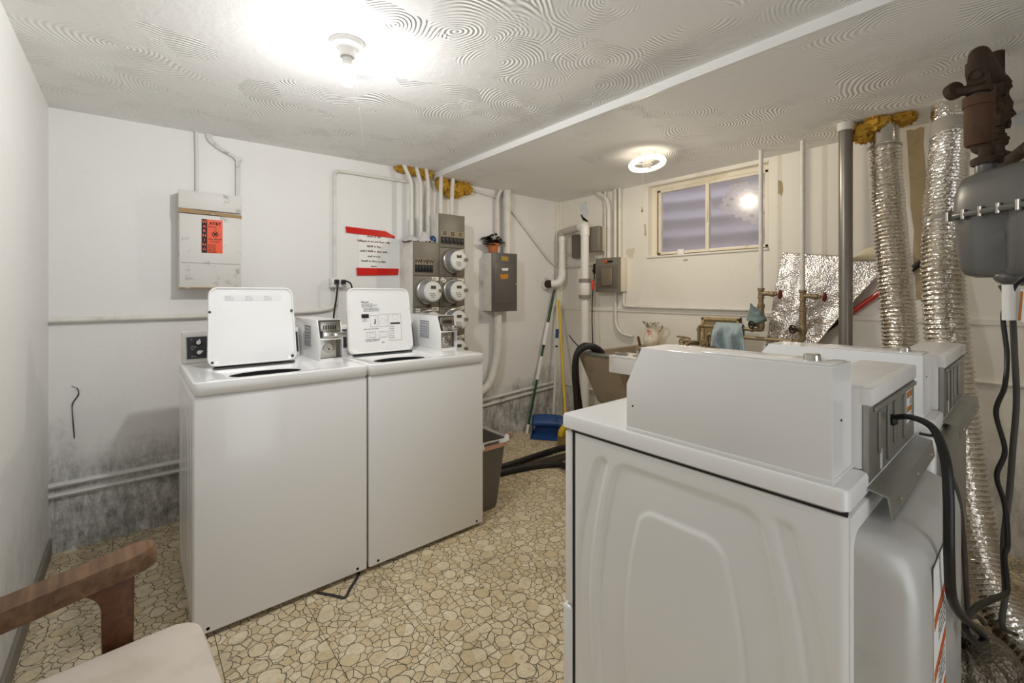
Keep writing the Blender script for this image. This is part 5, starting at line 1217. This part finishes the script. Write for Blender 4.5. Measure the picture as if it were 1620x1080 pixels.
M_YEL = mat('yellow_paint', 'd9b62a', .4, dirt=.25, dcol='8a6f18')
MB().tube(spline([b0, lerp(b0, b1, .4)+Vector((.01, .01, 0)), b1], 8), .0115, 12).build('handle', M_YEL, br)
BM = Matrix.Translation((3.03, -.50, .0)) @ Matrix.Rotation(math.radians(12), 4, 'Z')
MB().prism([(-.10, .085), (.10, .085), (.085, .13), (.03, .165), (-.03, .165), (-.085, .13)], -.022, .022, 'y', .005, 2, BM).build('head', M_YEL, br)
bb = MB()
for i in range(26):
    for j in range(4):
        x = -.095+i*.0076; y = -.016+j*.0105
        bb.tube([BM @ Vector((x, y, .088)), BM @ Vector((x*1.12+random.uniform(-.004, .004), y*1.5, .001))], .0024, 4)
bb.build('bristles', mat('straw_bristle', 'b79a5e', .8), br, kind='stuff')
dpn = thing('dustpan', 'blue upright dustpan with a white and blue handle in the corner', 'dustpan', (3.02, -.26, 0))
DM = Matrix.Translation((3.045, -.27, 0)) @ Matrix.Rotation(math.radians(-52), 4, 'Z')
M_BLUE = mat('dusty_blue_plastic', '1f4a86', .4, dirt=.4, dcol='3a3a40', dscale=12)
def dloop(P): return [DM @ Vector(p) for p in P]
pan = MB(); pan.box(-.135, .135, -.10, .085, .002, .007, 0, 1, DM)
pan.prism([(-.135, .004), (.135, .004), (.12, .075), (.06, .09), (-.06, .09), (-.12, .075)], .078, .086, 'y', .001, 1, DM)
for s in (-1, 1): pan.prism([(-.085, .004), (.085, .004), (.085, .076), (.03, .070), (-.05, .03)], s*.135-.003, s*.135+.003, 'x', .001, 1, DM)
pan.build('pan', M_BLUE, dpn)
MB().grid(lambda u, v: DM @ Vector((-.15+.30*u, .04+.10*v-.05*(2*u-1)**2*0, .085+.075*v+.03*math.sin(v*PI)-.012*(2*u-1)**2)), 14, 6).build('hood', M_BLUE, dpn).modifiers.new('thickness', 'SOLIDIFY').thickness = .005
h0, h1 = (3.19, -.20, .155), (3.345, -.095, .905)
MB().cyl(h0, lerp(h0, h1, .78), .0115, 12).build('white_shaft', M_PLASTIC_W, dpn); MB().cyl(lerp(h0, h1, .78), lerp(h0, h1, .80), .013, 12).build('collar', M_BLACK, dpn); MB().cyl(lerp(h0, h1, .80), lerp(h0, h1, .89), .0165, 12).build('white_sleeve', M_PLASTIC_W, dpn)
MB().cyl(lerp(h0, h1, .89), h1, .0165, 12).build('blue_grip', M_BLUE, dpn)
jr = thing('glass_jar', 'small clear glass jar on the floor against the back wall', 'jar', (2.785, -.065, 0))
MB().loops([[(2.785+x, -.065+y, z) for x, y in rrect(0, 0, w_, w_, .01)] for w_, z in ((.056, .001), (.060, .006), (.062, .105))], True, False).build('glass', M_GLASS, jr)
MB().loops([[(2.785+x, -.065+y, z) for x, y in rrect(0, 0, .050, .050, .01)] for z in (.012, .045)], True, True).build('contents', mat('pinkish_powder', 'c9a795', .8), jr)
M_HOSE = mat('black_hose', '1b1a1a', .55, dirt=.4, dcol='4a443c', dscale=12)
def hose(pts, label):
    return tag(MB().tube(spline(pts, 10), .0215, 14).build('drain_hose', M_HOSE), label, 'hose', 'washer drain hoses')
hose([(1.77, -.50, .0225), (2.05, -.545, .0225), (2.31, -.588, .0225), (2.62, -.585, .0225), (2.90, -.592, .0225), (3.0, -.70, .03), (2.90, -.84, .05), (2.80, -.890, .15), (2.745, -.902, .40), (2.705, -.903, .62), (2.70, -.908, .80), (2.745, -.942, .870), (2.79, -1.01, .84), (2.82, -1.04, .78)], 'black drain hose crossing the floor nearer the back wall, then hooked over the sink')
hose([(1.77, -.62, .0225), (2.05, -.64, .0225), (2.27, -.668, .0225), (2.47, -.72, .0225), (2.62, -.80, .0225), (2.63, -.90, .05), (2.675, -.938, .25), (2.664, -.940, .50), (2.630, -.955, .70), (2.625, -.985, .835), (2.695, -1.035, .878), (2.765, -1.065, .845), (2.79, -1.08, .79)], 'black drain hose crossing the floor nearer the aisle, then rising to the sink front')
tag(MB().tube([(2.70, -.925, .868), (2.65, -.92, .91), (2.62, -.91, .95)], .004, 6).build('wire_tie', M_BLACK), 'stub of black wire sticking up from the hose at the sink corner', 'wire')
for k, (x, y, l, w_, a, lab) in enumerate(((2.66, -.685, .42, .10, -.12, 'dirty dark board lying on the floor between the two hoses'), (2.79, -.80, .26, .07, .25, 'short dirty board on the floor under the aisle-side hose'))):
    tag(MB().box(-l/2, l/2, -w_/2, w_/2, .001, .012, .003, M=Matrix.Translation((x, y, 0)) @ Matrix.Rotation(a, 4, 'Z')).build('floor_board', M_PLANK), lab, 'board')
wb2 = thing('waste_bin', 'grey-brown plastic waste bin with a white liner beside the washer', 'bin', (1.87, -.87, 0))
M_BIN = mat('grey_brown_plastic', '6b6660', .45)
def br_(x0, x1, y0, y1, z, r_=.03): return [(x, y, z) for x, y in rrect((x0+x1)/2, (y0+y1)/2, x1-x0, y1-y0, r_)]
MB().loops([br_(1.775, 1.928, -.985, -.745, .003), br_(1.772, 1.932, -.990, -.742, .012), br_(1.758, 1.958, -1.035, -.70, .385), br_(1.754, 1.962, -1.040, -.696, .386), br_(1.754, 1.962, -1.040, -.696, .402), br_(1.762, 1.954, -1.030, -.705, .402), br_(1.785, 1.92, -.975, -.755, .02)], True, True).build('bin_body', M_BIN, wb2)
MB().loops([br_(1.753, 1.963, -1.0405, -.695, .362), br_(1.752, 1.9645, -1.042, -.694, .388)], False).build('peach_band', mat('peach_tape', 'd9a58c', .5), wb2)
def lin_(u, v):
    a = 2*PI*u; k = int(u*24) % 24; P = rrect(1.858, -.868, .212, .348, .03, 11); n = len(P); f_ = (u*n) % n; i0 = int(f_) % n; i1 = (i0+1) % n; q = f_-int(f_)
    x, y = P[i0][0]*(1-q)+P[i1][0]*q, P[i0][1]*(1-q)+P[i1][1]*q
    s = (.72, .985, 1.01, 1.025)[v]; z = (.25, .405, .418+.008*math.sin(u*23), .388+.010*math.sin(u*17)+.006*math.sin(u*41))[v]
    return (1.858+(x-1.858)*s+.004*math.sin(u*90)*v, -.868+(y+.868)*s+.004*math.cos(u*77)*v, z)
MB().loops([[lin_(k/72, v) for k in range(72)] for v in range(4)]).build('bin_liner', mat('white_bin_liner', 'f0efec', .35), wb2, smooth=60)
cord('floor_strap', [(.885, -1.10, .004), (.93, -1.16, .004), (.962, -1.205, .004), (1.0, -1.165, .004), (1.06, -1.10, .004), (1.075, -1.05, .006)], .006, mat('black_strap', '2a2826', .6), 'dark V-bent strap poking out on the floor under the washer', 'strap', flat=.5, n=6)

# ================================================================== ARMCHAIR
ch = thing('armchair', 'worn wooden armchair with a beige seat cushion', 'armchair', (.30, -1.90, 0), math.radians(-86))
CH = lambda b_, n_, m_, p_=ch, sm=40: b_.build(n_, m_, p_, world=False, smooth=sm)
M_CUSH = mat('beige_vinyl', 'd6ccbf', .6, dirt=.45, dcol='a99c8a', dscale=5, bump=.25, bscale=40)
def cush(ins, r_, z): return [(x, y, z + .010*math.sin((x+.25)/.5*PI)*0) for x, y in rrect(.0, -.095, .515-2*ins, .50-2*ins, r_, 7)]
CH(MB().loops([cush(.02, .05, .345), cush(.004, .06, .352), cush(0, .062, .372), cush(0, .062, .398), cush(.006, .058, .413), cush(.022, .045, .421), cush(.08, .03, .425)], True, True), 'seat_cushion', M_CUSH)
CH(MB().box(-.255, .255, -.325, .125, .285, .345, .006), 'seat_frame', M_WOOD)
for s in (-1, 1):
    X0 = s*.305
    # arm: tapered board tilted down to the back, rounded at the front
    TM = Matrix.Translation((X0, 0, .602)) @ Matrix.Rotation(math.radians(8), 4, 'X')
    outl = [(-.040, -.50)] + [(-.040+.0, -.02)] + [(.042*math.cos(a), .022+.050*math.sin(a)) for a in [PI-k*PI/10 for k in range(11)]] + [(.040, -.02), (.040, -.50)]
    outl = [(x, y-.0) for x, y in outl]
    arm = CH(MB().loops([[TM @ Vector((x*k_, y-(1-k_)*.02, z)) for x, y in outl] for k_, z in ((.86, -.046), (.97, -.036), (1.0, -.022), (1.0, -.008), (.95, 0.0))], True, True), 'armrest', M_WOODTOP)
    # front post flares into the arm with a rounded inner corner
    prof = [(.030, .565)] + [(.030, .50), (.022, .0), (-.020, .0), (-.030, .42)] + [(-.030-.055*(1-math.cos(a)), .485+.060*math.sin(a)) for a in [k*PI/2/6 for k in range(7)]] + [(-.11, .553)]
    CH(MB().prism(prof, X0-.019, X0+.019, 'x', .005, 2), 'front_leg', M_WOOD)
    CH(MB().prism([(.02, .570), (-.49, .500), (-.49, .478), (-.11, .530), (.02, .548)], X0-.019, X0+.019, 'x', .004), 'arm_rail', M_WOOD)
    CH(MB().prism([(-.36, .0), (-.32, .0), (-.34, .32), (-.40, .56), (-.46, .86), (-.49, .86), (-.45, .54), (-.385, .30)], X0-.017, X0+.017, 'x', .004), 'rear_leg', M_WOOD)
    CH(MB().box(X0-.013, X0+.013, -.36, .0, .27, .315, .004), 'side_rail', M_WOOD)
    CH(MB().box(min(X0, X0-s*.05), max(X0, X0-s*.05), -.05, .0, .295, .335, .003), 'rail_block', M_WOOD)
BKM = Matrix.Translation((0, -.385, .40)) @ Matrix.Rotation(math.radians(14), 4, 'X')
CH(MB().box(-.25, .25, -.035, .035, .03, .50, .03, 3, BKM), 'back_cushion', M_CUSH)
for z in (.10, .42): CH(MB().box(-.29, .29, -.055, -.032, z, z+.05, .004, 2, BKM), 'back_rail', M_WOOD)
